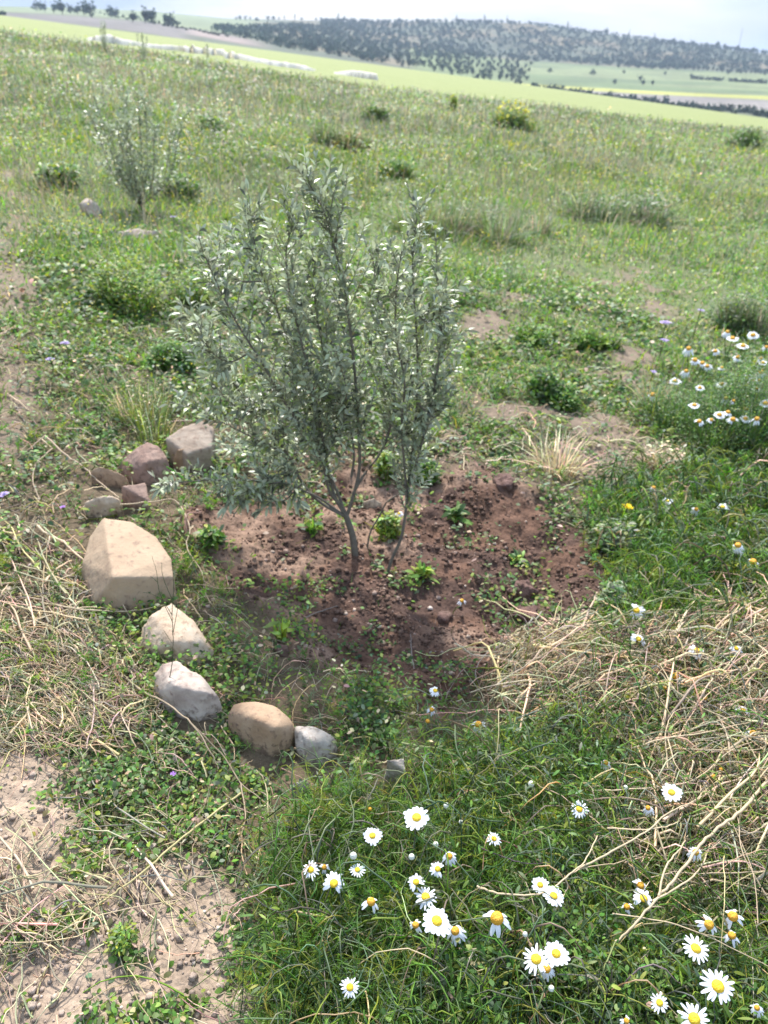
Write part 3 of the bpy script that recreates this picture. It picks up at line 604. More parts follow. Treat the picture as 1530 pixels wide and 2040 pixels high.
leaflets(bag, np.stack([x, y, gzf(x, y) + h], -1), sz * 1.35, sz * 0.42, pick(N, W9))
stuff('ground_cover', bag, M_leaf, 'low green clover and small leaved weeds covering the near ground', 'ground cover')

# --- grass blades near
bag = Bag(); x, y = sample(170000, 0.6, 7, 1.5)
cov = (0.15 + 0.85 * patch(x, y, 3.0, 29)) * (1 - .985 * Z('soil', x, y)) * (1 - .985 * Z('path', x, y)) * (1 - 0.80 * Z('bare', x, y)) * (0.55 - 0.25 * Z('lush', x, y)) * (1 - .7 * Z('dryr', x, y))
k = rng.random(len(x)) < cov; x, y = x[k], y[k]; N = len(x); d = np.hypot(x, y); li = Z('lush', x, y); dr = np.maximum(Z('dryl', x, y), Z('dryr', x, y))
yel = patch(x, y, 3.3, 19, .45, .6)
W9 = np.stack([0.5 + 0 * d, 0.5 + 0.4 * li, 0.15 + .35 * li, 0.2 + .4 * yel * (1 - li), 0.15 + 0 * d, 0.10 + .7 * dr, 0.05 + .3 * dr, 0.08 + 1.2 * dr, 0.3 + 0 * d], 1)
Lb = (0.022 + 0.05 * rng.random(N) ** 1.5) * (1 + 1.0 * li + .25 * dr) * (0.75 + .5 * patch(x, y, 1.7, 8)); Wb = (0.0009 + 0.0011 * rng.random(N)) * np.clip(d / 2, 0.8, 3)
blades(bag, x, y, Lb, Wb, 0.3 + 0.9 * rng.random(N), pick(N, W9))
stuff('grass', bag, M_leaf, 'short green grass growing between the weeds near the hole', 'grass')

# --- feathery chamomile foliage in the lush corner
def feathery(bag, x, y, Ls, K, m, ll, w, C, lean=(0.2, 1.2), z=None):
    N = len(x); a = rng.random(N) * 6.283; ln = rng.uniform(*lean, N); s = np.linspace(0, 1, K)
    d = np.stack([np.cos(a), np.sin(a), np.zeros(N)], -1); P = np.empty((N, K, 3)); P[:] = np.stack([x, y, gzf(x, y) if z is None else z], -1)[:, None]
    P += d[:, None] * (Ls * ln)[:, None, None] * (s ** 1.4)[None, :, None] * 0.8; P[..., 2] += (Ls * np.sqrt(np.maximum(1 - (ln * .7) ** 2, .2)))[:, None] * (s - 0.2 * s ** 2)
    P += rng.normal(size=P.shape) * 0.003 * s[None, :, None]
    sd = unit(rng.normal(size=(N, 3))); strips(bag, P, np.full((N, K), 1.0) * (w * 1.5)[:, None], sd, C)
    B = np.repeat(P[:, 1:].reshape(-1, 3), m, 0); n = len(B); Cc = np.repeat(C, (K - 1) * m, 0)
    dd = unit(rng.normal(size=(n, 3)) + [0, 0, 0.5]); L2 = ll * (0.5 + rng.random(n)); P2 = np.stack([B, B + dd * (L2 * .55)[:, None], B + dd * L2[:, None] + rng.normal(size=(n, 3)) * .002], 1)
    strips(bag, P2, np.repeat(w, (K - 1) * m)[:, None] * np.array([1.0, 1.1, .5])[None], unit(rng.normal(size=(n, 3))), Cc * (0.8 + .4 * rng.random((n, 1))))
bag = Bag(); x, y = sample(56000, 0.6, 4.6, 1.2)
cov = Z('lush', x, y) * (1 - 0.70 * Z('dryr', x, y)) * (0.25 + .75 * patch(x, y, 3.5, 61, .35, .5)); cov = np.maximum(cov, 0.10 * (1 - Z('soil', x, y)) * (1 - Z('path', x, y)) * patch(x, y, 2.2, 37, .5, .6))
k = rng.random(len(x)) < cov; x, y = x[k], y[k]; N = len(x); d = np.hypot(x, y)
C = pick(N, [0.8, 0.6, 0.15, 0.45, 0.35, 0.03, 0, 0.02, 0.1]) * 1.2
feathery(bag, x, y, (0.05 + 0.13 * rng.random(N)) * (0.45 + 0.55 * Z('lush', x, y)), 10, 3, 0.017, 0.0006 * np.clip(d / 1.2, 1, 3), C)
stuff('chamomile_foliage', bag, M_leaf, 'feathery dark green chamomile leaves filling the lower right corner', 'foliage')

bag = Bag(); x, y = sample(70000, 0.6, 4.6, 1.2); k = rng.random(len(x)) < Z('lush', x, y) * (1 - .6 * Z('dryr', x, y)) * (.2 + .8 * patch(x, y, 4.5, 63, .4, .55)); x, y = x[k], y[k]; N = len(x)
q = (0.012 + .02 * rng.random(N)) * np.clip(np.hypot(x, y) / 2, .8, 1.6); leaflets(bag, np.stack([x, y, gzf(x, y) + .02 + rng.random(N) ** .8 * (.06 + .07 * patch(x, y, 3, 64))], -1), q, q * .13, pick(N, [1, .6, .15, .35, .3, 0, 0, 0, .1]), (-.5, 1.1))
stuff('herb_leaves', bag, M_leaf, 'bright narrow lobed leaves mixed into the chamomile patch', 'foliage')
# --- longer curling green stems in the lush corner
def wander(x, y, Ls, S, h0, h1, bend, az=None, rise=0.0):
    N = len(x); a = rng.random(N) * 6.283 if az is None else az; P = np.empty((N, S, 3)); px, py = x.copy(), y.copy(); st = Ls / (S - 1); cv = rng.normal(size=N) * bend * 0.5
    for k in range(S):
        P[:, k, 0], P[:, k, 1] = px, py; a = a + cv + rng.normal(size=N) * bend; px = px + np.cos(a) * st; py = py + np.sin(a) * st
    s = np.linspace(0, 1, S)
    hh = h0[:, None] + (h1 - h0)[:, None] * np.sin(np.pi * (0.1 + 0.9 * s))[None] + rng.normal(size=(N, S)) * 0.003
    P[..., 2] = gzf(P[..., 0], P[..., 1]) + hh; return P
bag = Bag(); x, y = sample(14000, 0.6, 4.5, 1.1); k = rng.random(len(x)) < Z('lush', x, y) * (1 - .3 * Z('dryr', x, y)); x, y = x[k], y[k]; N = len(x)
P = wander(x, y, 0.06 + 0.17 * rng.random(N), 8, 0.02 + .05 * rng.random(N), 0.05 + 0.12 * rng.random(N), 0.28)
tubes(bag, P, (np.linspace(1, .6, 8)[None] * (0.0010 + 0.0012 * rng.random(N))[:, None]) * np.clip(np.hypot(x, y) / 1.5, 1, 2)[:, None], pick(N, [0.5, .3, .05, .6, .8, .15, .1, .05, .1]), 3)
stuff('green_stems', bag, M_leaf, 'tangled thin green stems running through the chamomile', 'stems')

# --- dry straw mats
bag = Bag(); x, y = sample(150000, 0.6, 4.6, 1.1)
cv = np.maximum(Z('dryr', x, y) * (0.25 + .75 * patch(x, y, 3.4, 91, .38, .55)), Z('dryl', x, y) * (0.2 + .8 * patch(x, y, 3.8, 93, .38, .55)) * .8); cv = np.maximum(cv, .05 * (1 - Z('soil', x, y)) * (1 - Z('lush', x, y)) * (1 - .5 * Z('path', x, y)))
k = rng.random(len(x)) < cv; x, y = x[k], y[k]; N = len(x); ri = Z('dryr', x, y)
az = np.where(rng.random(N) < .55, np.where(x > 0, 0.5, 2.6) + rng.normal(size=N) * 0.5, rng.random(N) * 6.28)
P = wander(x, y, 0.03 + 0.16 * rng.random(N) ** 1.6, 7, 0.004 + (.010 + .07 * ri) * rng.random(N), 0.010 + (0.025 + .10 * ri) * rng.random(N), 0.15, az)
tubes(bag, P, np.linspace(1, .6, 7)[None] * (0.0008 + 0.0016 * rng.random(N) ** 3)[:, None] * np.clip(np.hypot(x, y) / 1.5, 1, 2.2)[:, None], pick(N, [0, 0.02, 0, 0.05, 0, .5, .35, .7, .05], .35), 3)
stuff('dry_straw', bag, M_straw, 'matted dry straw and withered stems lying on the ground', 'straw')
# longer straws heaped on top
bag = Bag(); x, y = sample(30000, 0.6, 4.6, 1.1); cv = np.maximum(Z('dryr', x, y) * (.3 + .7 * patch(x, y, 3.0, 95, .4, .55)), .10 * Z('dryl', x, y)); k = rng.random(len(x)) < cv; x, y = x[k], y[k]; N = len(x); ri = Z('dryr', x, y)
az = np.where(rng.random(N) < .7, np.where(x > 0, 0.45, 2.6) + rng.normal(size=N) * 0.45, rng.random(N) * 6.28)
P = wander(x, y, 0.10 + 0.26 * rng.random(N), 9, 0.01 + (.02 + .08 * ri) * rng.random(N), 0.02 + (0.02 + .11 * ri) * rng.random(N), 0.075, az)
tubes(bag, P, np.linspace(1, .5, 9)[None] * (0.0010 + 0.0028 * rng.random(N) ** 2.5)[:, None] * np.clip(np.hypot(x, y) / 1.7, 1, 2)[:, None], pick(N, [0, 0, 0, 0.05, 0, .25, .08, 1, 0], .3) * 1.12, 4)
stuff('straw_heap', bag, M_straw, 'long pale dry stalks heaped over the chamomile and the left bank', 'straw')
# curled withered leaf bits among the straw
bag = Bag(); x, y = sample(60000, 0.6, 4.6, 1.1); k = rng.random(len(x)) < np.maximum(Z('dryr', x, y), Z('dryl', x, y) * .7) * (patch(x, y, 4, 97)); x, y = x[k], y[k]; N = len(x)
q = 0.005 + .008 * rng.random(N); leaflets(bag, np.stack([x, y, gzf(x, y) + rng.random(N) * (.012 + .05 * Z('dryr', x, y))], -1), q * 1.6, q * .3, pick(N, [0, .03, 0, .03, 0.02, .6, .3, .35, .12], .45), (-1, 1))
stuff('leaf_litter', bag, M_straw, 'brown withered leaf bits caught in the dry straw', 'litter')

# --- middle distance meadow
def meadow(name, label, n, d0, d1, p, Lr, Wr, covf, wf, S=4, leanr=(0.2, 0.9), mat=None):
    bag = Bag(); x, y = sample(n, d0, d1, p, 150); k = rng.random(len(x)) < covf(x, y); x, y = x[k], y[k]; N = len(x); d = np.hypot(x, y)
    Lb = rng.uniform(Lr[0], Lr[1], N) * (0.35 + 0.55 * fbm(x, y, 2, .8, 44) + 0.75 * patch(x, y, 1.1 if d1 < 20 else .45, 144, .42, .62)); Wb = rng.uniform(Wr[0], Wr[1], N) * d
    blades(bag, x, y, Lb, Wb, rng.uniform(*leanr, N), pick(N, wf(x, y), .2) * (.85 + .5 * patch(x, y, .22, 201, .3, .7))[:, None], S); stuff(name, bag, mat or M_leaf, label, 'meadow')
def base_cov(x, y): return (1 - .80 * Z('bare', x, y)) * (1 - Z('soil', x, y)) * (1 - Z('path', x, y)) * (0.35 + .65 * patch(x, y, 1.5, 6, .36, .52))
def wmid(x, y):
    v, u = Z('v', x, y), Z('u', x, y); br = patch(x, y, 0.9, 33, .4, .6); dk = patch(x, y, 1.3, 43, .48, .62); hi = sstep(330, 200, v); gr = patch(x, y, .55, 53, .38, .6)
    yb = sstep(480, 400, v) * sstep(230, 290, v)
    o = 0 * v
    return np.stack([.5 + .6 * br - .25 * hi, .5 - .1 * hi, .08 + .4 * dk, .40 + .4 * br + .4 * yb, .35 + .5 * hi + o, .07 + .2 * hi * gr + .1 * gr, .12 + .75 * hi * gr, .02 + .1 * hi, .25 + o], 1)
meadow('meadow_herbs', 'green weedy meadow around and behind the young olive', 240000, 3.2, 17, 1.35, (0.04, 0.13), (0.0005, 0.0011), base_cov, wmid, 3, (0.3, 1.2))
meadow('meadow_grass', 'tall greyish seeding grass in the upper part of the meadow', 170000, 11, 85, 1.5, (0.09, 0.28), (0.0004, 0.0009),
       lambda x, y: sstep(-2, 10, Z('v', x, y) - cropline(Z('u', x, y))) * (0.5 + .5 * patch(x, y, .35, 7)), wmid, 3, (0.2, 1.3))
bag = Bag(); x, y = sample(230000, 2.6, 70, 1.55, 150); k = rng.random(len(x)) < base_cov(x, y) * sstep(-2, 10, Z('v', x, y) - cropline(Z('u', x, y))) * (.4 + .6 * patch(x, y, 1.1, 17)); x, y = x[k], y[k]; N = len(x); d = np.hypot(x, y)
leaflets(bag, np.stack([x, y, gzf(x, y) + rng.random(N) * (0.03 + 0.17 * patch(x, y, 1.0, 66, .5, .62)) * (1 + .6 * sstep(6, 14, d))], -1), 0.006 * d ** .8, 0.0022 * d ** .8, pick(N, wmid(x, y), .2) * (.85 + .5 * patch(x, y, .22, 201, .3, .7))[:, None])
stuff('meadow_leaves', bag, M_leaf, 'leafy green weeds between the meadow grasses', 'meadow')
# fine dry flowering grass, a pale veil over the back of the meadow
bag = Bag(); x, y = sample(80000, 5, 60, 1.5, 150); k = rng.random(len(x)) < (.25 + .75 * patch(x, y, .5, 81, .40, .55)) * sstep(640, 380, Z('v', x, y)) * sstep(0, 12, Z('v', x, y) - cropline(Z('u', x, y))); x, y = x[k], y[k]; N = len(x); d = np.hypot(x, y)
blades(bag, x, y, rng.uniform(.18, .42, N), 0.0003 * d, rng.uniform(.1, .7, N), pick(N, [0, .05, 0, .05, .3, .5, 1, .35, .1]), 3, tip=.6)
stuff('seed_grass', bag, M_straw, 'fine pale seed heads of grass over the back of the meadow', 'grass')
# yellow specks of flowers, too many to count
YEL = np.array([0.62, 0.52, 0.03]); bag = Bag(); x, y = sample(42000, 2.4, 32, 1.5, 150); v = Z('v', x, y)
k = rng.random(len(x)) < base_cov(x, y) * (.10 + .9 * patch(x, y, .7, 15, .46, .6)) * (0.04 + .96 * sstep(620, 420, v) * sstep(180, 260, v) + .5 * sstep(480, 300, Z('u', x, y)) * sstep(860, 760, v) * sstep(440, 520, v)) * .8; x, y = x[k], y[k]; N = len(x); d = np.hypot(x, y)
leaflets(bag, np.stack([x, y, gzf(x, y) + .05 + rng.random(N) * .12], -1), 0.0032 * d ** .85, 0.0014 * d ** .85, YEL * (.7 + .5 * rng.random((N, 1))))
stuff('yellow_wildflowers', bag, M_petal, 'tiny yellow wildflowers speckled over the meadow', 'wildflowers')
# ------------------------------------------------------------------ bushes and single weeds of the meadow
def bush(name, label, cat, px, py, wpx, hpx, pal, n=900, fine=1.0, leafy=0.4, flower=None, lean=(.1, 1.1), mat=None):
    b = at1(px, py, 0); dist = float(np.dot(b - CAM, fw)); W_ = wpx * dist / FPX / 2; H_ = hpx * dist / FPX * .95
    if leafy >= .7: m_ = int(n * leafy * 3.2); n = int(n * .4)
    else: m_ = int(n * leafy * 2)
    nl = max(1, min(7, int(n / 120))); lc = rng.normal(size=(nl, 2)) * W_ * .5; lh = 0.55 + .55 * rng.random(nl); lc[0] *= .3; lh[0] = 1.05
    bag = Bag(); a = rng.random(n) * 6.28; li_ = rng.integers(0, nl, n); q = np.sqrt(rng.random(n)) * W_ * .38; x, y = b[0] + lc[li_, 0] + q * np.cos(a), b[1] + lc[li_, 1] + q * np.sin(a)
    Lb = H_ * lh[li_] * (0.4 + .7 * rng.random(n)); ln = rng.uniform(*lean, n) * min(W_ / max(H_, .01), 1.6) * .9; shade = 1.25
    blades(bag, x, y, Lb, np.full(n, 0.0007 * dist * fine), ln, pick(n, pal, .4) * shade, 4, az=a + rng.normal(size=n) * .6, z=gz(x, y) - .004)
    m = m_; u_ = unit(rng.normal(size=(m, 3))) * (rng.random((m, 1)) ** .33); l2 = rng.integers(0, nl, m)
    P = np.array(b) + u_ * [W_ * .62, W_ * .62, 0] + np.stack([lc[l2, 0], lc[l2, 1], H_ * lh[l2] * (.42 + .5 * u_[:, 2])], -1); P += rng.normal(size=P.shape) * H_ * .07; P[:, 2] = np.maximum(P[:, 2], gz(P[:, 0], P[:, 1]))
    if m: leaflets(bag, P, rng.uniform(.003, .007, m) * dist * fine, np.full(m, .0011 * dist * fine), pick(m, pal, .4) * shade)
    o = link(name, mesh_np(name, np.concatenate(bag.V) - b, np.concatenate(bag.Q), np.concatenate(bag.C), mat or M_leaf)); o.location = b
    if flower:
        k, col, s = flower; u_ = unit(rng.normal(size=(k, 3))); u_[:, 2] = np.abs(u_[:, 2]) * .8 + .35; P = u_ * [W_ * .9, W_ * .9, H_ * .9]; fb = Bag()
        leaflets(fb, P, np.full(k, s), np.full(k, s * .5), np.array(col) * (.7 + .5 * rng.random((k, 1)))); f = link('blossom', fb.mesh('blossom', M_petal)); f.parent = o
    return tag(o, label, cat)
Pgrey = [.25, .4, .2, .15, .8, .12, .5, .02, .5]; Pgreen = [.6, .8, .25, .3, .3, 0, 0, 0, .2]; Pdark = [.3, .8, .3, .1, .6, 0, .3, 0, .5]; Pbright = [.8, .6, .2, .5, .15, 0, 0, 0, .3]; Pyel = [.4, .2, .1, 1, .1, .1, 0, 0, .2]; Psage = [.05, .1, .02, .02, 1, .05, .2, 0, .1]
bush('grass_tussock', 'big grey green tussock of fine grass with a dark hollow, behind the young olive', 'tussock', 905, 465, 190, 88, Pgrey, 2600, .7, .3)
bush('grass_tussock', 'pale feathery tussock just right of the big dark hollowed one', 'tussock', 1010, 452, 110, 60, [.1, .3, .1, .1, .8, .2, .9, .05, .2], 1500, .6, .1)
bush('weed_bush', 'wide low bush with dark underside right of the tussocks', 'bush', 1255, 445, 170, 70, [.2, .5, .5, .05, .5, .1, .5, 0, .4], 2000, .9, .6)
bush('mustard_plant', 'tall yellow flowering mustard plant near the upper right field edge', 'plant', 1018, 258, 75, 52, [.5, .5, .15, .5, .6, .1, .2, 0, .3], 900, .8, .5, (90, [.55, .5, .04], .10))
bush('mustard_plant', 'small yellow tipped plant left of the tall mustard plant', 'plant', 903, 222, 18, 30, Pyel, 120, 1, .4, (20, [.55, .5, .04], .07))
bush('grass_tussock', 'grey pointed tussock above the top of the young olive', 'tussock', 655, 288, 70, 58, Pgrey, 900, .7, .2)
bush('grass_tussock', 'brown green tussock right of the grey pointed one', 'tussock', 708, 300, 60, 48, [.1, .5, .3, .1, .1, .5, .3, .1, .6], 800, .8, .3)
bush('leafy_weed', 'dark green bushy weed on bare soil right of the olive crown', 'weed', 1072, 785, 105, 62, Pgreen, 700, 1.3, .9)
bush('leafy_weed', 'bright green grassy weed above the bare patch, right of centre', 'weed', 1185, 695, 75, 45, Pbright, 500, 1.2, .6)
bush('leafy_weed', 'bright green weed left of the bare patch, level with the grassy one', 'weed', 1060, 690, 80, 42, Pbright, 500, 1.2, .6)
bush('leafy_weed', 'low dark weed between the bare patches and the dry stalks', 'weed', 1125, 815, 90, 38, Pgreen, 500, 1.2, .9)
bush('weed_bush', 'dark green bush close to the right edge, far up the meadow', 'bush', 1482, 292, 75, 40, Pdark, 900, 1, .5)
bush('weed_bush', 'dark low bush left of centre, far up the meadow', 'bush', 428, 262, 60, 32, Pdark, 700, 1, .6)
bush('weed_bush', 'small dark bush between two grey tussocks and the meadow edge', 'bush', 745, 240, 46, 30, Pdark, 500, 1, .6)
bush('weed_bush', 'dark green bush to the left of the tussocks, level with the olive tip', 'bush', 790, 350, 60, 34, Pgreen, 600, 1, .6)
bush('leafy_weed', 'bright green broad leaved weed left of the silvery sapling', 'weed', 125, 375, 130, 50, Pbright, 500, 1.6, 1.0)
bush('leafy_weed', 'lush green weed right at the foot of the silvery sapling', 'weed', 360, 400, 130, 55, Pgreen, 700, 1.3, .8)
bush('leafy_weed', 'yellow green weed to the left of the olive crown', 'weed', 250, 600, 170, 90, [.5, .4, .2, .9, .1, 0, 0, 0, .5], 1200, 1.1, .9)
bush('leafy_weed', 'dark green clump beside the lower left olive leaves', 'weed', 335, 730, 110, 60, Pgreen, 900, 1.1, .9)
bush('weed_bush', 'airy olive brown weed with thin stems above the reddish stone', 'bush', 270, 850, 150, 110, [.1, .3, .1, .3, .1, .2, .1, .2, .9], 700, .8, .5)
bush('weed_bush', 'grey green bush rising at the right edge above the chamomile clump', 'bush', 1475, 665, 120, 95, [.2, .4, .2, .1, .7, .1, .4, 0, .3], 1500, .8, .7)
bush('chamomile_bush', 'dense dark green chamomile bush at the right edge full of small daisies', 'bush', 1462, 885, 250, 190, [.3, .9, .6, .1, .3, 0, 0, 0, .2], 5200, .62, 1.5)
bush('sage_weed', 'blue green leafy weed drooping onto the right rim of the hole', 'weed', 1215, 1090, 120, 60, Psage, 260, 1.8, 1.2)
bush('sage_weed', 'blue green weed lying below the drooping one at the soil edge', 'weed', 1215, 1215, 70, 75, Psage, 130, 1.8, 1.0)
bush('leafy_weed', 'yellow green clover tuft between the two olive stems', 'weed', 768, 1075, 70, 60, Pyel, 120, 1.6, 1.6)
bush('leafy_weed', 'green tuft behind the right olive stem at the soil edge', 'weed', 855, 960, 80, 50, Pbright, 180, 1.4, 1.4)
bush('leafy_weed', 'yellow green tuft behind the olive stems at the back of the hole', 'weed', 770, 945, 60, 50, Pyel, 150, 1.4, 1.4)
bush('leafy_weed', 'lone bright green sprig on the soil left of the trunk', 'weed', 625, 1062, 34, 42, Pbright, 26, 2.6, .5)
bush('weed_seedling', 'upright yellow green seedling on the left edge of the dug soil', 'weed', 558, 1275, 50, 62, [.4, 0, 0, 1, .1, 0, 0, 0, 0], 26, 3.4, .3)
bush('weed_seedling', 'lime green two leaved seedling at the foot of the right stem', 'weed', 838, 1150, 52, 22, [.6, 0, 0, 1, 0, 0, 0, 0, 0], 16, 2.6, 1.0)
bush('weed_seedling', 'dark small seedling on the soil right of the stems', 'weed', 908, 1040, 32, 34, Pgreen, 12, 3.2, 1.0)
bush('weed_seedling', 'tiny green seedling on the soil above the biggest clod', 'weed', 1028, 1118, 26, 14, Pbright, 14, 2.4, 1.0)
bush('leafy_weed', 'clump of fresh green leaves at the left foot of the olive soil', 'weed', 425, 1080, 60, 34, Pbright, 60, 2.2, 1.5)
bush('leafy_weed', 'small bright weed on the bare path below centre left', 'weed', 238, 1880, 85, 45, Pyel, 90, 1.5, 1.5)
bush('leafy_weed', 'green lobed leaf weed among chamomile, left of the big dry stalks', 'weed', 1090, 1680, 90, 60, Pbright, 60, 3.2, 1.2)
bush('grass_tuft', 'wide bladed dark grass tuft at the bottom, right of centre', 'grass tuft', 1075, 1960, 170, 130, [.1, .8, .6, 0, .4, 0, 0, 0, 0], 60, 4.2, 0)
bush('grass_tuft', 'wide bladed dark grass tuft at the bottom right, under the dry forked stalk', 'grass tuft', 1290, 1960, 150, 120, [.1, .8, .6, 0, .4, 0, 0, 0, 0], 50, 4.2, 0)
bush('dry_tussock', 'orange tan dry grass fan beside the bare soil, right of the hole', 'tussock', 1110, 935, 200, 100, [0, 0, 0, 0, 0, .6, .2, .9, 0], 150, 1.3, 0, None, (.2, 1.1), M_straw)
bush('dry_tussock', 'brown tangle of dry roots and stems right of the dry grass fan', 'tussock', 1310, 935, 130, 70, [0, 0, 0, 0, 0, 1, .1, .4, .2], 200, 1.2, .6, None, (.4, 1.3), M_straw)
bush('dry_tussock', 'straw coloured sprays leaning left of the chamomile bush', 'tussock', 1290, 810, 120, 70, [0, 0, 0, 0, .2, .6, .4, .8, 0], 160, 1.1, 0, None, (.2, 1.1), M_straw)

# ------------------------------------------------------------------ daisies
def corolla_mesh(name, n, hw, droop, ragged=0.1, skip=()):
    bag = Bag(); s = np.linspace(0, 1, 6); idx = [i for i in range(n) if i not in skip]; a = np.array(idx) * 2 * math.pi / n + rng.normal(size=len(idx)) * .05
    Lp = 0.36 + 0.02 * rng.normal(size=len(a)) - ragged * rng.random(len(a)); d = np.stack([np.cos(a), np.sin(a), 0 * a], -1)
    P = d[:, None] * (0.13 + Lp[:, None] * s)[..., None]; dr = droop + .05 * rng.normal(size=len(a)); P[..., 2] = 0.012 - dr[:, None] * s ** 1.6 * .4 + .012 * np.sin(s * 3)[None]
    sd = np.stack([-np.sin(a), np.cos(a), rng.normal(size=len(a)) * .2], -1)
    W_ = hw * np.array([.45, .85, 1.0, 1.0, .85, .45])[None] * (0.85 + .3 * rng.random((len(a), 1)))
    strips(bag, P, W_, unit(sd), np.array([[.80, .81, .84]]) * (0.92 + .08 * rng.random((len(a), 1)))); return bag.mesh(name, M_petal, True)
def disc_mesh(name, rad, dome, col):
    bm = bmesh.new(); bmesh.ops.create_icosphere(bm, subdivisions=4, radius=1)
    for v in bm.verts:
        p = v.co; k = 1 + 0.05 * math.sin(p.x * 26) * math.sin(p.y * 26); z = p.z * dome * k
        if p.z < 0: z = p.z * dome * .3
        dip = -0.18 * dome * math.exp(-(p.x ** 2 + p.y ** 2) * 9) if p.z > 0 else 0
        v.co = (p.x * rad * k, p.y * rad * k, z + dip + 0.01)
    me = bpy.data.meshes.new(name); bm.to_mesh(me); bm.free(); me.polygons.foreach_set('use_smooth', np.ones(len(me.polygons), bool)); me.materials.append(col); return me
def disc_mat(name, c1, c2):
    m, n, o = newmat(name); N = n.nodes.new; K = n.links.new; t = N('ShaderNodeTexCoord'); v = N('ShaderNodeTexVoronoi'); v.inputs['Scale'].default_value = 22; K(t.outputs['Object'], v.inputs['Vector'])
    r = N('ShaderNodeValToRGB'); r.color_ramp.elements[0].color = (*c2, 1); r.color_ramp.elements[1].color = (*c1, 1); r.color_ramp.elements[1].position = .5; K(v.outputs['Distance'], r.inputs['Fac'])
    p = N('ShaderNodeBsdfPrincipled'); p.inputs['Roughness'].default_value = .7; K(r.outputs[0], p.inputs['Base Color'])
    b = N('ShaderNodeBump'); b.inputs['Strength'].default_value = .6; b.inputs['Distance'].default_value = .002; K(v.outputs['Distance'], b.inputs['Height']); K(b.outputs[0], p.inputs['Normal']); K(p.outputs[0], o.inputs['Surface']); return m
MD = disc_mat('disc_yellow', (0.72, 0.46, 0.015), (0.85, 0.56, 0.03)); MO = disc_mat('disc_orange', (0.62, 0.30, 0.02), (0.75, 0.42, 0.03))
COR = {'wide': [corolla_mesh('corolla', 15, .085, .05) for _ in range(2)], 'thin': [corolla_mesh('corolla', 16, .045, .12, .12) for _ in range(3)], 'droop': [corolla_mesh('corolla', 13, .075, 1.2) for _ in range(2)],
       'half': [corolla_mesh('corolla', 14, .07, .35, .1, (2, 3, 4)) for _ in range(2)], 'few': [corolla_mesh('corolla', 12, .07, .8, .1, (1, 2, 5, 6, 9))]}
DISC = {'n': disc_mesh('flower_centre', .165, .11, MD), 'd': disc_mesh('flower_centre', .20, .20, MO)}
toc = lambda p: unit(CAM - p)
def daisy(px, py, spx, h, kind, label, group=None, tilt=None, bare=False, name='daisy', stem=True, lean=.06, disc=None):
    p = at1(px, py, h); dist = float(np.dot(p - CAM, fw)); S = spx * dist / FPX * 1.06
    root = empty(name, Vector(p)); tag(root, label, 'daisy', group)
    c = toc(p); t = np.array(tilt if tilt is not None else (random.uniform(-.28, .28), random.uniform(-.25, .2), 0.0)); n_ = unit(np.array([0, 0, .85]) + c * .45 + t)
    q = Vector(n_).to_track_quat('Z', 'Y') @ Matrix.Rotation(random.random() * 6, 4, 'Z').to_quaternion()
    if not bare:
        o = link('corolla', random.choice(COR[kind]), root); o.rotation_mode = 'QUATERNION'; o.rotation_quaternion = q; o.scale = (S, S, S)
    dk = disc or ('d' if kind in ('droop', 'few') or bare else 'n')
    o = link('flower_centre', DISC[dk], root); o.rotation_mode = 'QUATERNION'; o.rotation_quaternion = q; o.scale = (S * (1.9 if bare else 1),) * 3
    if stem:
        bx, by = p[0] + random.uniform(-lean, lean), p[1] + random.uniform(-lean * .3, lean * 1.2); bz = float(gz(np.array([bx]), np.array([by]))[0]) - .01
        st = np.array([[bx, by, bz], [bx * .7 + p[0] * .3, by * .7 + p[1] * .3, bz * .55 + p[2] * .45], p - n_ * max(.02, h * .25), p - n_ * .002])
        bag = Bag(); tubes(bag, (polyline(st, 12) - p)[None], np.full((1, 12), .0010 * max(1, dist / 1.6)), np.array([[.14, .19, .06]]), 5)
        link('stem', bag.mesh('stem', M_leaf, True), root)
    return root
H = 0.16
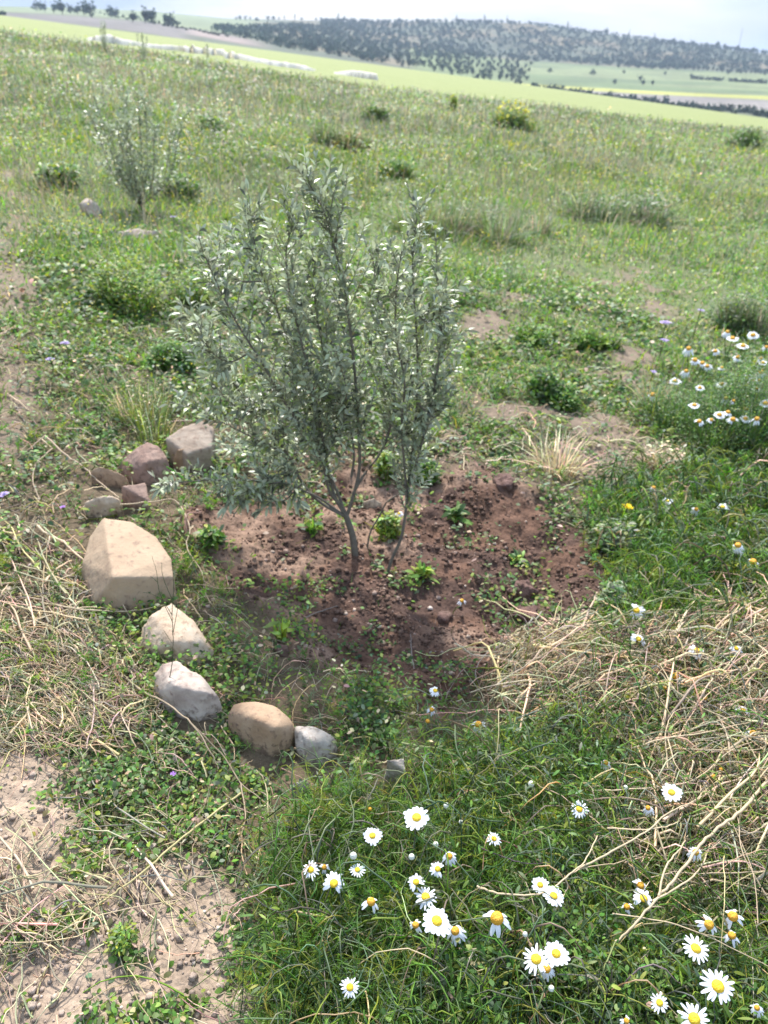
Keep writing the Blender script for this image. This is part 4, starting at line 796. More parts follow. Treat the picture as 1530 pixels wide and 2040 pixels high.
DL = [
 (830, 1629, 54, .17, 'wide', 'large upright daisy with broad white petals, highest of the big foreground daisies'),
 (742, 1665, 38, .16, 'wide', 'medium daisy just lower left of the topmost big daisy'),
 (619, 1733, 38, .14, 'thin', 'leftmost small daisy of the foreground, facing left'),
 (665, 1760, 48, .15, 'half', 'daisy with a petal folded over its yellow centre'),
 (712, 1733, 32, .13, 'thin', 'small thin petalled daisy right of the folded one'),
 (646, 1728, 24, .12, 'few', 'small pale spent daisy behind the folded one'),
 (739, 1797, 40, .15, 'few', 'ragged daisy with petals hanging down below its centre, left of the cluster'),
 (895, 1706, 32, .15, 'droop', 'small side on daisy at the top of the middle cluster'),
 (872, 1731, 34, .15, 'half', 'small tilted daisy with petals only on its lower side, middle cluster'),
 (829, 1757, 38, .15, 'half', 'daisy overlapping the one above the thin petalled star daisy'),
 (848, 1787, 50, .14, 'thin', 'star shaped thin petalled daisy above the biggest cluster flower'),
 (870, 1835, 62, .18, 'wide', 'big round daisy with broad petals and the largest yellow centre'),
 (907, 1855, 40, .14, 'droop', 'small daisy tucked behind the right side of the big round daisy'),
 (828, 1843, 32, .13, 'few', 'half opened ragged daisy left of the big round daisy'),
 (990, 1830, 62, .17, 'few', 'ragged daisy with loose scattered petals, right of the big round one'),
 (984, 1671, 32, .14, 'thin', 'small lone thin petalled daisy right of the topmost big daisy'),
 (697, 1967, 42, .16, 'thin', 'lone daisy near the bottom left of the chamomile patch'),
 (1068, 1911, 60, .18, 'thin', 'front daisy of the trio at the bottom centre right'),
 (1108, 1900, 52, .16, 'wide', 'right daisy of the trio at the bottom centre right'),
 (1089, 1930, 38, .15, 'droop', 'lowest half hidden daisy of the bottom trio'),
 (1103, 1785, 46, .16, 'wide', 'lower daisy of the pair beside the pale dry twig'),
 (1076, 1763, 36, .15, 'wide', 'upper daisy of the pair beside the pale dry twig'),
 (1154, 1612, 38, .14, 'thin', 'wilting daisy crossed by a dry straw, left of the straw heap'),
 (1338, 1579, 42, .15, 'wide', 'white daisy poking out of the dry straw heap'),
 (1291, 1610, 24, .13, 'droop', 'tiny daisy head peeping from straw lower left of the heap daisy'),
 (1282, 1790, 46, .15, 'half', 'daisy crossed by the thick forked dry stalk'),
 (1276, 1764, 34, .13, 'few', 'shabby daisy just behind the one crossed by the forked stalk'),
 (1249, 1807, 30, .11, 'few', 'shaded brownish daisy left of the thick forked stalk'),
 (1386, 1698, 30, .14, 'droop', 'side on daisy seen among dry stems at the right'),
 (1386, 1890, 58, .17, 'thin', 'wide thin petalled daisy lower right, left of the shiny yellow one'),
 (1412, 1842, 44, .17, 'few', 'daisy with a bulging yellow centre and few drooping petals'),
 (1460, 1826, 46, .15, 'few', 'daisy with a dark spotted centre near the right edge'),
 (1458, 1864, 36, .14, 'few', 'withered daisy below the one with a dark spotted centre'),
 (1430, 1965, 70, .18, 'thin', 'largest daisy at the lower right, with a doubled yellow centre'),
 (1314, 1998, 40, .16, 'thin', 'small daisy at the bottom, between the tuft and the corner flowers'),
 (1383, 2030, 66, .17, 'thin', 'big daisy cut off by the bottom edge'),
 (1248, 2034, 26, .15, 'few', 'tiny daisy at the very bottom, left of the cut off big one'),
 (1508, 2008, 26, .15, 'droop', 'small closing daisy in the bottom right corner'),
 (953, 1444, 34, .07, 'few', 'daisy with gaps between petals, at the front rim of the hole'),
 (867, 1376, 26, .08, 'half', 'side facing small daisy on the front rim of the hole'),
 (860, 1414, 22, .06, 'few', 'crumpled white flower head just below the side facing one'),
 (920, 1197, 20, .05, 'few', 'tiny daisy over the shaded pit in the soil'),
 (795, 1023, 18, .05, 'half', 'tiny daisy between the olive stems'),
 (1090, 1275, 22, .07, 'few', 'small daisy at the lower right edge of the soil'),
 (1250, 1010, 22, .07, 'droop', 'tiny daisy under the flat yellow flower'),
 (1207, 1520, 24, .09, 'droop', 'small daisy at the left edge of the straw heap'),
 (1272, 1273, 34, .10, 'half', 'ragged white daisy turned sideways above the straw heap'),
 (1268, 1216, 36, .09, 'half', 'flattened white daisy lying over the straw below the blue green weed'),
 (1388, 1296, 34, .12, 'half', 'white daisy seen from behind, top of the straw heap'),
 (1345, 1347, 34, .10, 'few', 'faded daisy in the upper part of the straw heap'),
 (1470, 1087, 30, .12, 'droop', 'brightest daisy of the right edge above the straw'),
 (1500, 1462, 34, .10, 'few', 'bent white daisy at the right edge of the straw heap'),
 (1480, 1415, 30, .10, 'half', 'white daisy upper right in the straw heap'),
 (1467, 1292, 26, .12, 'half', 'small daisy near right edge above the straw heap'),
 (1302, 972, 20, .08, 'droop', 'tiny daisy above the flat yellow flower, upper of two'),
 (1330, 998, 20, .08, 'wide', 'tiny daisy just right of the flat yellow flower'),
 (1387, 1015, 20, .09, 'droop', 'tiny daisy in the middle of the leafy strip right of the yellow flower'),
 (1440, 1010, 26, .09, 'half', 'whitish small daisy left of the right edge, level with the yellow flower'),
 (1480, 1028, 18, .09, 'few', 'tiny daisy near the right edge, level with the yellow flower'),
 (1500, 1120, 34, .10, 'few', 'white daisy at the right edge below the brightest one'),
]
for (a, b, s_, h_, k_, l_) in DL: daisy(a, b, s_, h_, k_, l_, 'daisies in the foreground')
BL = [(852, 1437, 11, .07, 'lone yellow flower head without petals on the front rim'), (737, 1612, 10, .12, 'orange flower head nearly bare, left above the biggest daisies'), (1436, 1533, 9, .11, 'orange petalless head in the straw, upper of a pair'),
      (1422, 1547, 10, .11, 'orange petalless head in the straw, lower of a pair'), (1325, 1370, 9, .10, 'yellow petalless head upright in the straw heap'), (1404, 1392, 8, .09, 'dull yellow head lying in the straw right of the upright one')]
for (a, b, s_, h_, l_) in BL: daisy(a, b, s_, h_, 'wide', l_, 'petalless chamomile heads', bare=True)
CLP = [(1300, 787), (1383, 808), (1393, 840), (1417, 837), (1433, 827), (1446, 794), (1461, 799), (1489, 793), (1460, 836), (1485, 835), (1508, 835), (1486, 815), (1499, 759), (1513, 759), (1507, 775), (1477, 771), (1437, 766), (1394, 773), (1399, 724), (1438, 733),
       (1459, 675), (1449, 662), (1520, 723), (1516, 742), (1367, 740), (1372, 695), (1384, 718), (1409, 730), (1490, 750), (1525, 804), (1450, 822), (1527, 692), (1516, 714), (1425, 700), (1470, 712), (1345, 760), (1480, 690), (1500, 668)]
for i, (a, b) in enumerate(CLP): daisy(a, b, random.uniform(16, 25), random.uniform(.2, .27) if a > 1370 else .12, random.choice(['droop', 'wide', 'half', 'wide', 'few']), 'tiny drooping daisy of the far clump on the chamomile bush at the right edge', 'small daisies on the far chamomile bush', tilt=(random.uniform(-.3, .3), random.uniform(-.2, .3), .4), disc='d')
# buds
bud_me = disc_mesh('bud', .5, .55, leaf_mat('bud_white', .6, .1)); 
ca = bud_me.color_attributes.new('Col', 'FLOAT_COLOR', 'POINT'); ca.data.foreach_set('color', np.tile([.72, .72, .62, 1], len(bud_me.vertices)))
for (a, b, s_, h_, l_) in [(889, 1606, 11, .13, 'round white bud right of the topmost big daisy'), (918, 1638, 8, .13, 'small white bud below the round one'), (1058, 1563, 12, .12, 'whitish withered bud at the left of the straw heap'), (1046, 1862, 10, .15, 'pale bud above the bottom trio'),
                        (1098, 1970, 12, .15, 'pale green bud under the bottom trio'), (1246, 1570, 9, .12, 'white bud standing left of the straw heap'), (820, 1708, 12, .14, 'elongated white bud above the middle cluster'), (868, 1683, 11, .12, 'pale bud above the middle cluster, right one'), (704, 1706, 14, .14, 'closed white flower above the small thin petalled daisy')]:
    p = at1(a, b, h_); dist = float(np.dot(p - CAM, fw)); S = s_ * dist / FPX; root = empty('flower_bud', Vector(p)); tag(root, l_, 'flower bud', 'unopened chamomile buds')
    o = link('bud', bud_me, root); o.scale = (S, S, S * 1.3); bag = Bag(); st = polyline([[random.uniform(-.03, .03), random.uniform(0, .04), -h_ - .01], [0, .01, -h_ * .5], [0, 0, 0]], 8); tubes(bag, st[None], np.full((1, 8), .001), np.array([[.14, .19, .06]]), 5); link('stem', bag.mesh('stem', M_leaf, True), root)
# flat yellow flower and lilac flowers
def ray_flower(px, py, spx, h, col, label, cat, name, group=None, n=20):
    p = at1(px, py, h); dist = float(np.dot(p - CAM, fw)); S = spx * dist / FPX; root = empty(name, Vector(p)); tag(root, label, cat, group); bag = Bag()
    for lay in (1.0, .65, .35):
        a = rng.random(n) * 6.28; d = np.stack([np.cos(a), np.sin(a), .25 / lay - .2 + 0 * a], -1); s = np.linspace(0, 1, 4); P = d[:, None] * (S * .5 * lay * s)[None, :, None]
        strips(bag, P, np.full((n, 4), S * .05), unit(np.stack([-np.sin(a), np.cos(a), 0 * a], -1)), np.array(col) * (.85 + .3 * rng.random((n, 1))))
    link('corolla', bag.mesh('corolla', M_petal), root)
    bag = Bag(); st = polyline([[random.uniform(-.03, .03), random.uniform(0, .03), -h - .01], [0, .01, -h * .5], [0, 0, 0]], 8); tubes(bag, st[None], np.full((1, 8), .0012 * dist / 1.6), np.array([[.13, .17, .06]]), 5); link('stem', bag.mesh('stem', M_leaf, True), root)
ray_flower(1250, 1009, 24, .10, [.85, .62, .01], 'flat bright yellow flower on the right rim of the hole', 'flower', 'yellow_flower')
for (a, b, s_, h_, l_) in [(1327, 643, 26, .20, 'pale lilac flower head, largest on the right'), (1323, 678, 20, .18, 'pale lilac flower head just below the largest one'), (1396, 618, 16, .2, 'small lilac flower above the chamomile clump'), (1302, 740, 14, .15, 'faint lilac flower left of the chamomile clump'),
                        (345, 1541, 12, .03, 'small purple flower on the ground below the stones'), (1437, 1716, 16, .08, 'purple flower hidden among dry stems'), (8, 985, 22, .05, 'lilac flower at the left edge of the picture'), (130, 683, 20, .12, 'lilac flower left of the olive, upper one'), (100, 715, 18, .1, 'lilac flower left of the olive, lower one'),
                        (345, 432, 14, .1, 'purple flower near the far silvery sapling'), (125, 1010, 12, .05, 'lilac speck of a flower left of the boulder')]:
    ray_flower(a, b, s_, h_, [.42, .33, .55] if s_ > 13 else [.36, .18, .5], l_, 'flower', 'lilac_flower', 'lilac flowers')

# ------------------------------------------------------------------ single dry stalks
def stalk(label, rad, paths, h=None, col=G_straw, name='dry_stalk', cat='dry stalk', mat=None):
    root = None
    for i, pth in enumerate(paths):
        X = np.array([at1(q[0], q[1], q[2]) for q in pth]); n = 5 * len(pth)
        if root is None: c = X[0].copy(); 
        dist = float(np.dot(X[0] - CAM, fw)); r_ = .5 * rad * dist / FPX * (1 if i == 0 else .7); P = polyline(X, n); P[1:-1] += rng.normal(size=(n - 2, 3)) * r_ * .3
        bag = Bag(); tubes(bag, (P - c)[None], np.linspace(r_, r_ * .5, n)[None], np.array([col]) * random.uniform(.85, 1.15), 6)
        nm = name if i == 0 else 'side_stem'; o = link(nm, bag.mesh(nm, mat or M_straw, True))
        if i == 0: root = o; o.location = c; tag(o, label, cat)
        else: o.parent = root
    return root
g = .012
stalk('forked crooked dry stem standing at the left, pointing down in two arms', 4.2, [[(90, 868, .05), (130, 905, .05), (165, 930, .04), (200, 962, .03), (238, 992, .05)], [(105, 893, .05), (72, 925, .04), (66, 965, .03), (78, 995, .02), (65, 1020, .0)], [(90, 868, .05), (60, 893, .03), (35, 912, .01)]], col=[.40, .30, .20])
stalk('long crooked dry stem hanging down the left rim of the hole', 3.2, [[(240, 1005, .07), (300, 1000, .06), (350, 998, .04), (378, 1050, .03), (372, 1090, .03), (402, 1140, .02), (408, 1180, .015), (432, 1218, .01)], [(402, 1140, .02), (410, 1180, .01), (398, 1215, .01)]], col=[.42, .33, .22])
stalk('thick pale straw lying at an angle left of the angular tan stone', 5, [[(148, 1288, g), (165, 1340, g), (182, 1400, g), (197, 1500, g)]])
stalk('long dry stem running from the straw past the left of the two lower stones', 4.5, [[(120, 1240, g), (170, 1290, g), (230, 1335, g), (280, 1375, .03), (330, 1400, .05), (380, 1440, .05), (415, 1490, .03), (435, 1532, g)], [(380, 1440, .05), (440, 1500, .02), (480, 1560, .02), (530, 1600, .02), (560, 1640, .02)], [(480, 1560, .02), (488, 1630, .02), (470, 1700, .02)]], col=[.38, .29, .19])
stalk('straight grey twig on the soil right of the yellow green seedling', 3.2, [[(560, 1262, .02), (620, 1225, .03), (672, 1207, .03)]], col=[.28, .24, .2])
stalk('short straight straw on the dirt path at the left edge', 4, [[(116, 1608, .02), (80, 1665, .01), (40, 1735, .005)]])
stalk('long greenish straw running diagonally over the path', 5, [[(480, 1580, .02), (420, 1625, .02), (350, 1680, .03), (275, 1745, .03), (220, 1785, .02), (170, 1820, .02), (120, 1860, .01), (50, 1905, .005), (0, 1940, .005)], [(170, 1820, .02), (110, 1900, .01), (80, 1960, 0.005), (60, 2030, 0.005)], [(220, 1785, .02), (160, 1775, .03), (135, 1745, .03)], [(275, 1745, .02), (330, 1800, .02), (370, 1785, .02)], [(170, 1820, .02), (90, 1828, .02), (80, 1805, .02)]], col=[.42, .36, .17])
stalk('straw arched over the left part of the path, ending at the left edge', 3.4, [[(0, 1855, g), (70, 1860, .03), (100, 1868, .02), (150, 1840, .03), (230, 1815, .02), (370, 1790, .02)]])
stalk('dry stalk branching at the left edge above the path', 4, [[(0, 1490, g), (30, 1450, .03), (55, 1420, .03), (60, 1400, .03), (150, 1412, .02), (205, 1405, .02)], [(55, 1420, .03), (65, 1465, .02), (100, 1495, .01)], [(60, 1400, .03), (90, 1440, .02), (115, 1485, .01)]])
stalk('thin upright dry straw stuck in soil below the shaded pit', 2.4, [[(826, 1340, 0), (820, 1300, .03), (818, 1262, .06)]], col=[.34, .28, .24])
stalk('pale jointed stalk at the soil edge, lower right of the hole', 3.8, [[(1114, 1445, .01), (1108, 1400, .02), (1096, 1365, .03), (1088, 1335, .03)]])
stalk('thin grey straw lying level across the front right rim', 2.2, [[(970, 1374, .02), (1060, 1372, .02), (1150, 1370, .03)]], col=[.36, .32, .3])
stalk('thick forked dry stalk, biggest in the straw heap, pointing down left', 6.5, [[(1530, 1555, .12), (1480, 1612, .14), (1430, 1650, .15), (1390, 1690, .16), (1350, 1745, .16), (1312, 1785, .16), (1265, 1840, .15), (1225, 1875, .13)], [(1312, 1785, .16), (1325, 1730, .17), (1355, 1690, .15), (1370, 1665, .12)], [(1300, 1795, .16), (1370, 1755, .15), (1400, 1720, .13), (1415, 1680, .10)]], col=[.55, .43, .27])
stalk('greenish seed stalk with pods hanging below the thick forked one', 3, [[(1228, 1872, .13), (1205, 1925, .13), (1190, 1970, .12), (1180, 2030, .11)], [(1200, 1930, .13), (1215, 1965, .12)], [(1192, 1965, .12), (1165, 1990, .11)], [(1205, 1925, .13), (1170, 1945, .11)]], col=[.22, .25, .09])
stalk('pale dry twig arched beside the pair of daisies', 4.6, [[(950, 1765, .14), (1000, 1780, .15), (1080, 1780, .15), (1130, 1745, .16), (1165, 1715, .16), (1190, 1665, .15)], [(1130, 1745, .16), (1160, 1730, .15), (1230, 1718, .13), (1280, 1700, .12)], [(1125, 1745, .16), (1130, 1770, .14), (1105, 1815, .14)]], col=[.55, .43, .27])
stalk('long dry stalk rising from the pale twig to the straw heap', 4.6, [[(1150, 1732, .15), (1230, 1690, .16), (1290, 1655, .16), (1330, 1620, .15), (1390, 1590, .14), (1396, 1565, .12)], [(1210, 1650, .15), (1290, 1652, .16), (1345, 1640, .13), (1360, 1620, .12)]])
stalk('three way branching straw over the upper part of the heap', 3.6, [[(1530, 1560, .10), (1470, 1450, .11), (1400, 1410, .12), (1345, 1375, .13), (1315, 1340, .14), (1306, 1375, .13), (1340, 1430, .11)], [(1330, 1530, .11), (1328, 1450, .12), (1370, 1410, .12), (1530, 1440, .10)], [(1345, 1375, .13), (1290, 1310, .10), (1120, 1306, .05)]])
stalk('straw bent like a bow across the middle of the heap', 3.4, [[(1260, 1490, .10), (1330, 1470, .13), (1400, 1460, .13), (1530, 1430, .10)], [(1330, 1470, .13), (1350, 1530, .12), (1390, 1560, .11)]])
stalk('long level straw lying under the bow shaped one', 3.4, [[(1180, 1575, .10), (1260, 1572, .12), (1380, 1555, .12), (1460, 1492, .12), (1530, 1470, .1)], [(1360, 1492, .12), (1500, 1494, .12), (1530, 1480, .1)]])
stalk('green yellow arching stem over the straw above the heap', 3.0, [[(1170, 1260, .08), (1260, 1215, .12), (1330, 1190, .13), (1450, 1200, .12), (1530, 1165, .12)], [(1190, 1232, .09), (1340, 1215, .12), (1440, 1225, .11)]], col=[.30, .31, .14])
stalk('row of crossing straws at the right edge, lower half', 3.4, [[(1530, 1640, .12), (1490, 1660, .13), (1440, 1630, .13), (1400, 1560, .12)], [(1530, 1735, .12), (1400, 1740, .13), (1330, 1735, .12)], [(1530, 1790, .12), (1480, 1700, .14), (1470, 1630, .14), (1455, 1580, .12)], [(1510, 1840, .12), (1500, 1740, .14), (1460, 1640, .14)]], col=[.50, .38, .25])
stalk('thin long straw running to the bottom right edge', 3.0, [[(1220, 1820, .13), (1340, 1840, .15), (1440, 1880, .15), (1530, 1925, .13)], [(1340, 1840, .15), (1400, 1860, .14), (1450, 1870, .13)]])
stalk('dark purple bare twig in the chamomile left of the pale dry twig', 3.0, [[(960, 1690, .1), (1010, 1710, .12), (1050, 1720, .13), (1100, 1718, .12)]], col=[.10, .07, .08])
stalk('pale curved stem running through the chamomile top', 3.4, [[(800, 1480, .06), (900, 1500, .08), (960, 1560, .1), (1010, 1560, .11), (1050, 1600, .1)], [(930, 1530, .09), (1000, 1500, .1), (1100, 1555, .09)]], col=[.27, .30, .13])
stalk('thin reddish stem crossing the ground under the whitish stone', 2.4, [[(560, 1530, .02), (620, 1560, .04), (680, 1600, .05), (730, 1640, .06)], [(620, 1560, .04), (625, 1610, .04), (622, 1660, .04)]], col=[.32, .2, .14])
stalk('dry straws fanned out above the straw mat at the left edge', 3.4, [[(0, 1255, g), (70, 1235, .03), (160, 1210, .03), (240, 1215, .03)], [(70, 1235, .03), (110, 1260, .02), (130, 1330, .01)], [(0, 1330, g), (60, 1370, .02), (150, 1400, .02)]])
stalk('two pale straws in front of the boulder base', 4, [[(80, 1200, .02), (160, 1213, .04), (250, 1218, .05), (330, 1205, .05)], [(245, 1205, .05), (260, 1232, .03)]], col=[.5, .4, .26])
wd = stalk('thin green wiry weed with fine branches standing in front of the boulder', 2.0, [[(305, 1408, .0), (325, 1385, .04), (340, 1340, .09), (345, 1280, .16), (343, 1220, .22), (346, 1165, .27), (342, 1120, .31)], [(343, 1225, .22), (322, 1195, .24), (300, 1183, .25), (285, 1180, .25)], [(344, 1240, .2), (318, 1180, .25), (312, 1140, .28), (303, 1108, .3)], [(345, 1200, .24), (325, 1150, .28), (322, 1120, .3)], [(315, 1160, .26), (300, 1148, .27)], [(345, 1260, .18), (355, 1200, .23), (353, 1150, .26)], [(342, 1280, .16), (325, 1255, .18)]], col=[.06, .09, .03], name='wiry_weed', cat='weed', mat=M_leaf)
stalk('thin wiry weed sprout rising right of the bare soil', 1.6, [[(1390, 745, .0), (1400, 690, .1), (1415, 640, .2), (1430, 600, .26)]], col=[.2, .22, .1], name='wiry_weed', cat='weed', mat=M_leaf)

# ------------------------------------------------------------------ far trees and bushes
def tree_meshes(seed, rx, rz, th, n=90):
    r_ = np.random.default_rng(seed); bag = Bag(); k = 7; cc = r_.normal(size=(k, 3)) * [rx * .42, rx * .42, rz * .35]; cc[:, 2] += th + rz * .6
    P = cc[r_.integers(0, k, n)] + r_.normal(size=(n, 3)) * [rx * .27, rx * .27, rz * .26]; d = unit(r_.normal(size=(n, 3))); s = rx * (.16 + .16 * r_.random(n))
    pts = np.stack([P - d * s[:, None], P, P + d * s[:, None]], 1); strips(bag, pts, s[:, None] * np.array([.5, 1, .5])[None] * .8, unit(r_.normal(size=(n, 3))), np.array([.036, .060, .040]) * (.55 + .9 * r_.random((n, 1))))
    cr = bag.mesh('crown', M_farleaf); b2 = Bag(); tubes(b2, np.array([[[0, 0, -.5], [.1, 0, th * .6], [.05, .1, th + rz * .6]]]), np.array([[.22, .17, .08]]), np.array([[.12, .10, .08]]), 6); return cr, b2.mesh('trunk', M_bark)
OT = [tree_meshes(k, 2.5, 3.0, 1.2) for k in range(3)]; TT = [tree_meshes(10 + k, 1.7, 4.6, 1.6) for k in range(2)]; BB = [tree_meshes(20 + k, 2.8, 2.4, .0, 120) for k in range(3)]
RS = np.arange(310, 1500, 4.0)
def farpt(px, py):
    d = dirpx(px, py); hr = math.hypot(d[0], d[1]); x, y = d[0] / hr * RS, d[1] / hr * RS; z = gz(x, y); lz = CAMZ + d[2] / hr * RS; k = np.nonzero(z >= lz)[0]
    k = k[0] if len(k) else int(np.argmax((z - CAMZ) / RS)); return np.array([x[k], y[k], z[k]])
def ftree(px, py, sc_, kind, label, group, name='olive_tree', cat='olive tree', low=.97):
    p = farpt(px, py); cr, tk = random.choice({'o': OT, 't': TT, 'b': BB}[kind]); o = empty(name, Vector(p)); s = sc_ * random.uniform(.85, 1.15); o.scale = (s * random.uniform(.85, 1.15), s, s * random.uniform(.85, 1.1)); o.rotation_euler.z = random.random() * 6
    tag(o, label, cat, group); link('crown', cr, o); link('trunk', tk, o) if kind != 'b' else None; return o
def crest(x): return np.interp(x, [0, 150, 300, 450, 600, 765, 1015, 1265, 1530], [25, 35, 62, 88, 112, 133, 172, 210, 232])
for r_i, yy in enumerate([121, 128, 135, 142, 150, 159, 168]):
    for xx in np.arange(775 + 6 * r_i, 1066 - r_i * 3, 14.5):
        y_ = yy + (xx - 900) * .012 + random.uniform(-1, 1)
        if y_ < crest(xx) - 1 and random.random() < .88: ftree(xx + random.uniform(-3, 3), y_, .82, 'o', 'olive tree in the planted rows on green ground below the wooded hill', 'olive trees in the planted rows')
for (a, b) in [(1300, 138), (1325, 150), (1375, 156), (1224, 168), (1276, 161), (1280, 171), (1300, 171), (1231, 135), (1210, 124), (1170, 120), (1095, 145), (1092, 119), (1115, 121), (1145, 120), (1050, 160), (1180, 150), (1243, 148), (1330, 140), (1450, 148)]:
    ftree(a, b, .75, 'o', 'lone tree scattered over the far green field on the right', 'scattered trees in the far green field')
for xx in list(np.arange(1380, 1440, 9)) + list(np.arange(1458, 1530, 8)): ftree(xx, 158 + (xx - 1380) * .06, .7, 'b', 'bush in the short hedge lines inside the far green field', 'hedge lines in the far green field', 'hedge_bush', 'bush')
for xx in np.arange(1115, 1560, 9.5): ftree(xx, 119 + (xx - 1115) * .075 + random.uniform(-1, 1), .8, 'o', 'dark tree in the row along the foot of the hill above the green field', 'trees along the foot of the hill')
for xx in np.arange(1062, 1560, 8.5): ftree(xx, 178 + (xx - 1062) * .118 + random.uniform(-3.5, 3.5), random.uniform(.45, .85), 'b', 'dark bush in the hedgerow below the ploughed strip', 'hedgerow below the ploughed strip', 'hedge_bush', 'bush')
for (a, b, s_, k_, l_) in [(470, 40, .9, 'o', 0), (478, 40, .9, 'o', 0), (488, 40, 1, 'o', 0), (498, 40, .9, 'o', 0), (512, 41, 1.1, 'b', 0), (535, 40, .8, 'o', 0), (545, 40, .9, 'o', 0), (556, 40, .9, 'o', 0), (567, 40, .8, 't', 0), (587, 40, .9, 't', 0), (602, 41, .9, 'o', 0), (630, 42, .9, 'o', 0), (648, 42, 1, 'o', 0),
                     (674, 42, 1.5, 't', 1), (686, 43, 1.3, 'o', 0), (704, 44, 1.0, 'o', 0), (720, 45, .9, 'o', 0), (795, 46, 1.5, 'o', 2), (830, 46, 1., 'o', 0), (908, 45, 1.2, 't', 0), (965, 44, 1.1, 't', 0), (1010, 44, 1.2, 't', 0), (1130, 60, 1.1, 't', 0), (1192, 68, 1.1, 'o', 0), (1208, 70, 1.6, 'o', 3), (1252, 75, 1.1, 't', 0), (1302, 80, 1.1, 't', 0), (1342, 86, 1.2, 'o', 0), (1380, 91, 1.4, 'o', 0), (1428, 96, 1.4, 'o', 0), (1442, 97, 1.3, 'o', 0), (1467, 101, 1.2, 'o', 0), (1500, 104, 1.1, 'o', 0)]:
    L_ = ['small tree standing against the sky on the far ridge', 'tallest narrow tree on the skyline, left of centre', 'broad tree standing on the skyline at centre', 'big round tree on the right slope of the skyline'][l_]
    ftree(a, b, s_, k_, L_, 'trees on the skyline', 'ridge_tree', 'tree')
for (a, b, s_) in [(75, 22, 1.3), (90, 24, 1.2), (108, 27, 1.4), (125, 29, 1.4), (140, 27, 1.2), (155, 29, 1.4), (168, 31, 1.4), (182, 34, 1.3), (222, 34, 1.2), (230, 35, 1), (265, 45, 1.1), (290, 46, 1.1), (306, 48, 1.1), (332, 52, 1.1), (344, 54, 1), (440, 55, .7)]:
    ftree(a, b, s_ * 1.15, 'o', 'hazy blue green tree in the loose group at the upper left', 'trees at the upper left', 'field_tree', 'tree')
for xx in np.arange(200, 460, 9): ftree(xx, crest(xx) - 14 - random.uniform(0, 5), .4, 'b', 'bush in the dark strip just beyond the bright crop at the left', 'bushes beyond the bright crop', 'hedge_bush', 'bush')
b0 = at1(4, 30, 0); d_ = np.array([b0[0], b0[1]]); o = empty('crest_bush', Vector(b0)); tag(o, 'big dark bush cut off by the upper left corner', 'bush'); c_ = link('crown', BB[0][0], o); o.scale = (.9, .9, .6)
# wooded hillside as one mass
bag = Bag(); N = 15000; a = rng.uniform(-R(36), R(40), N); r = np.sqrt(rng.uniform(560 ** 2, 1330 ** 2, N)); r = np.round(r / 13) * 13 + rng.normal(size=N) * 1.5; a = np.round(a * r / 8) * 8 / r + rng.normal(size=N) * 1.6 / r; x, y = r * np.sin(a), r * np.cos(a)
zz, px, vy = far_z(x, y); k = ((px > 1035) & (r > 945)) | ((px > 430) & (px <= 1035) & ((vy < 117) | (px < 770)) & (r > 590 + 0.4 * np.maximum(0, 560 - px))); k &= ~((px < 640) & (r > 800 + (px - 430) * 1.5)); k &= rng.random(N) < .93 - .5 * sstep(.56, .62, fbm(x, y, 2, .018, 3)); x, y, zz = x[k], y[k], zz[k]; N = len(x)
nq = 16; P = np.repeat(np.stack([x, y, zz + 2.0], -1), nq, 0) + rng.normal(size=(N * nq, 3)) * [1.3, 1.3, .9]; d = unit(rng.normal(size=(N * nq, 3))); s = .5 + .5 * rng.random(N * nq)
pts = np.stack([P - d * s[:, None], P, P + d * s[:, None]], 1); colr = np.repeat(np.array([.036, .060, .042]) * (.6 + .8 * rng.random((N, 1))), nq, 0) * (.7 + .6 * rng.random((N * nq, 1)))
strips(bag, pts, s[:, None] * np.array([.5, 1, .5])[None], unit(rng.normal(size=(N * nq, 3))), colr); stuff('olive_grove', bag, M_farleaf, 'mass of small olive trees covering the far hillside', 'trees')
# antenna mast
p = farpt(1470, 100); bag = Bag(); T_ = lambda P, r__: tubes(bag, np.array([P], float), np.full((1, len(P)), r__), np.array([[.45, .45, .47]]), 4)
for k in range(3):
    q = k * 2.09; T_([[.9 * math.cos(q), .9 * math.sin(q), -1], [.5 * math.cos(q), .5 * math.sin(q), 12], [.15 * math.cos(q), .15 * math.sin(q), 25]], .13)
for z_ in range(2, 24, 3): T_([[.8 * (1 - z_ / 30), 0, z_], [-.4 * (1 - z_ / 30), .6, z_ + 1.5], [-.4 * (1 - z_ / 30), -.6, z_ + 3]], .08)
T_([[-1.2, 0, 21], [1.2, 0, 21]], .12); o = link('radio_mast', bag.mesh('radio_mast', M_bark)); o.location = p; tag(o, 'slender radio mast on the skyline at the right', 'mast')
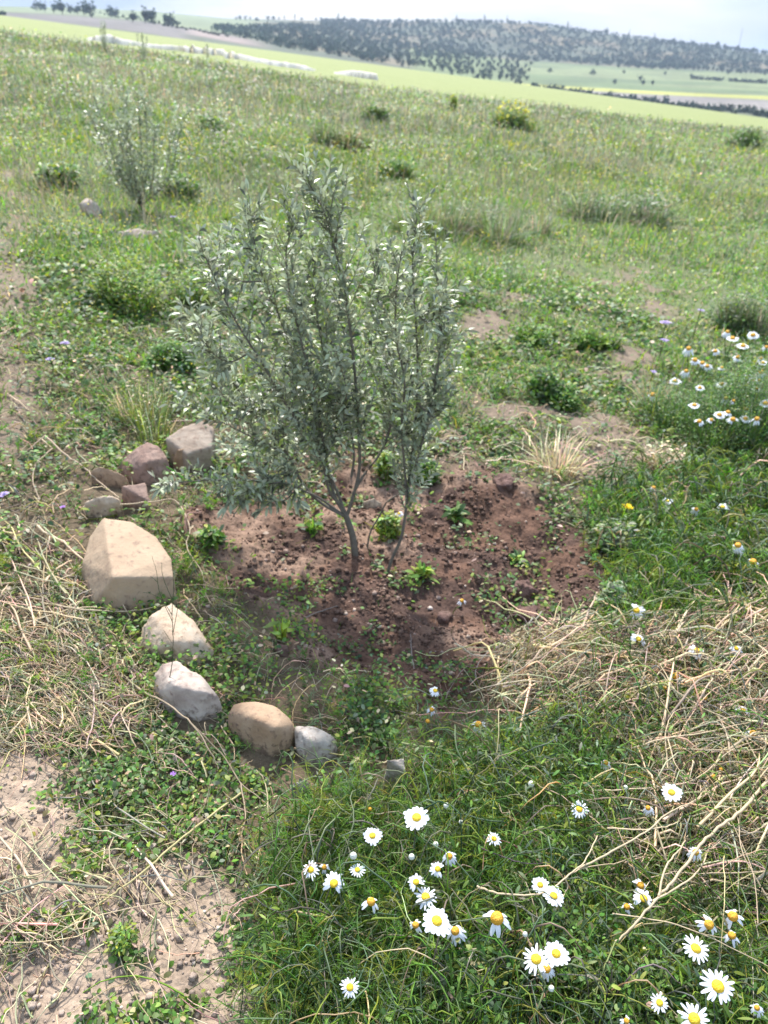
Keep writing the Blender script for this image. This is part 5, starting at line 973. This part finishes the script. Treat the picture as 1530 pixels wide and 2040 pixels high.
# white netting
M_net = leaf_mat('netting', .7, .3, .2, var=.12)
def netting(label, top, bot):
    xs = np.linspace(bot[0][0], bot[-1][0], 90); yb_ = np.interp(xs, *zip(*bot)); yt_ = np.interp(xs, *zip(*top)); B_ = at(xs, yb_, 0); dist = (B_ - CAM) @ fw
    hh = np.maximum((yb_ - yt_) * dist / FPX * .8, .03) * (1 + .03 * rng.normal(size=90)); V = []
    for dy, f in ((0, 0), (.25, .8), (.42, 1.0), (.65, .75), (1.0, 0)):
        q = B_.copy(); q[:, 1] += dy; q[:, 2] = gz(q[:, 0], q[:, 1]) + hh * f + (.0 if f else -.02); V.append(q)
    V = np.stack(V, 1); b = (np.arange(89) * 5)[:, None] + np.arange(4)[None]; Q = np.stack([b, b + 5, b + 6, b + 1], -1).reshape(-1, 4); c = V[0, 0].copy()
    o = link('crop_netting', mesh_np('crop_netting', V.reshape(-1, 3) - c, Q, np.tile([.66, .63, .55], (450, 1)), M_net, True)); o.location = c; tag(o, label, 'netting')
netting('long white netting strip stretched along the edge of the bright crop', [(172, 75), (192, 70), (215, 67), (235, 75), (280, 85), (320, 89), (390, 92), (460, 102), (515, 117), (560, 122), (610, 129), (628, 139)], [(172, 79), (225, 87), (310, 97), (400, 106), (475, 118), (535, 129), (600, 137), (628, 141)])
netting('short separate piece of white netting right of the long strip', [(665, 144), (705, 139), (750, 146), (753, 156)], [(665, 147), (700, 152), (753, 160)])

stalk('single broad bright green leaf hanging over the reddish stones', 5, [[(392, 962, .05), (370, 955, .07), (345, 938, .09), (332, 930, .10)]], col=[.10, .30, .03], name='broad_leaf', cat='leaf', mat=M_leaf)
# ------------------------------------------------------------------ haze
hb = bpy.data.meshes.new('haze'); bm = bmesh.new(); bmesh.ops.create_cube(bm, size=1); bm.to_mesh(hb); bm.free(); hz = link('haze', hb); hz['kind'] = 'stuff'; tag(hz, 'thin bluish haze over the valley', 'haze')
ZA = min(v.co.z for o_ in bpy.data.objects if o_.name in ('hills', 'ground') for v in o_.data.vertices); ZB = max(v.co.z for o_ in bpy.data.objects if o_.name in ('hills', 'ground') for v in o_.data.vertices) + 40
hz.scale = (19000, 19000, ZB - ZA + 2); hz.location = (0, 0, (ZA + ZB) / 2)
m, n, o_ = newmat('haze'); pv = n.nodes.new('ShaderNodeVolumePrincipled'); pv.inputs['Density'].default_value = 0.00024; pv.inputs['Color'].default_value = (.70, .83, 1, 1); pv.inputs['Anisotropy'].default_value = 0; n.links.new(pv.outputs[0], o_.inputs['Volume']); hb.materials.append(m)
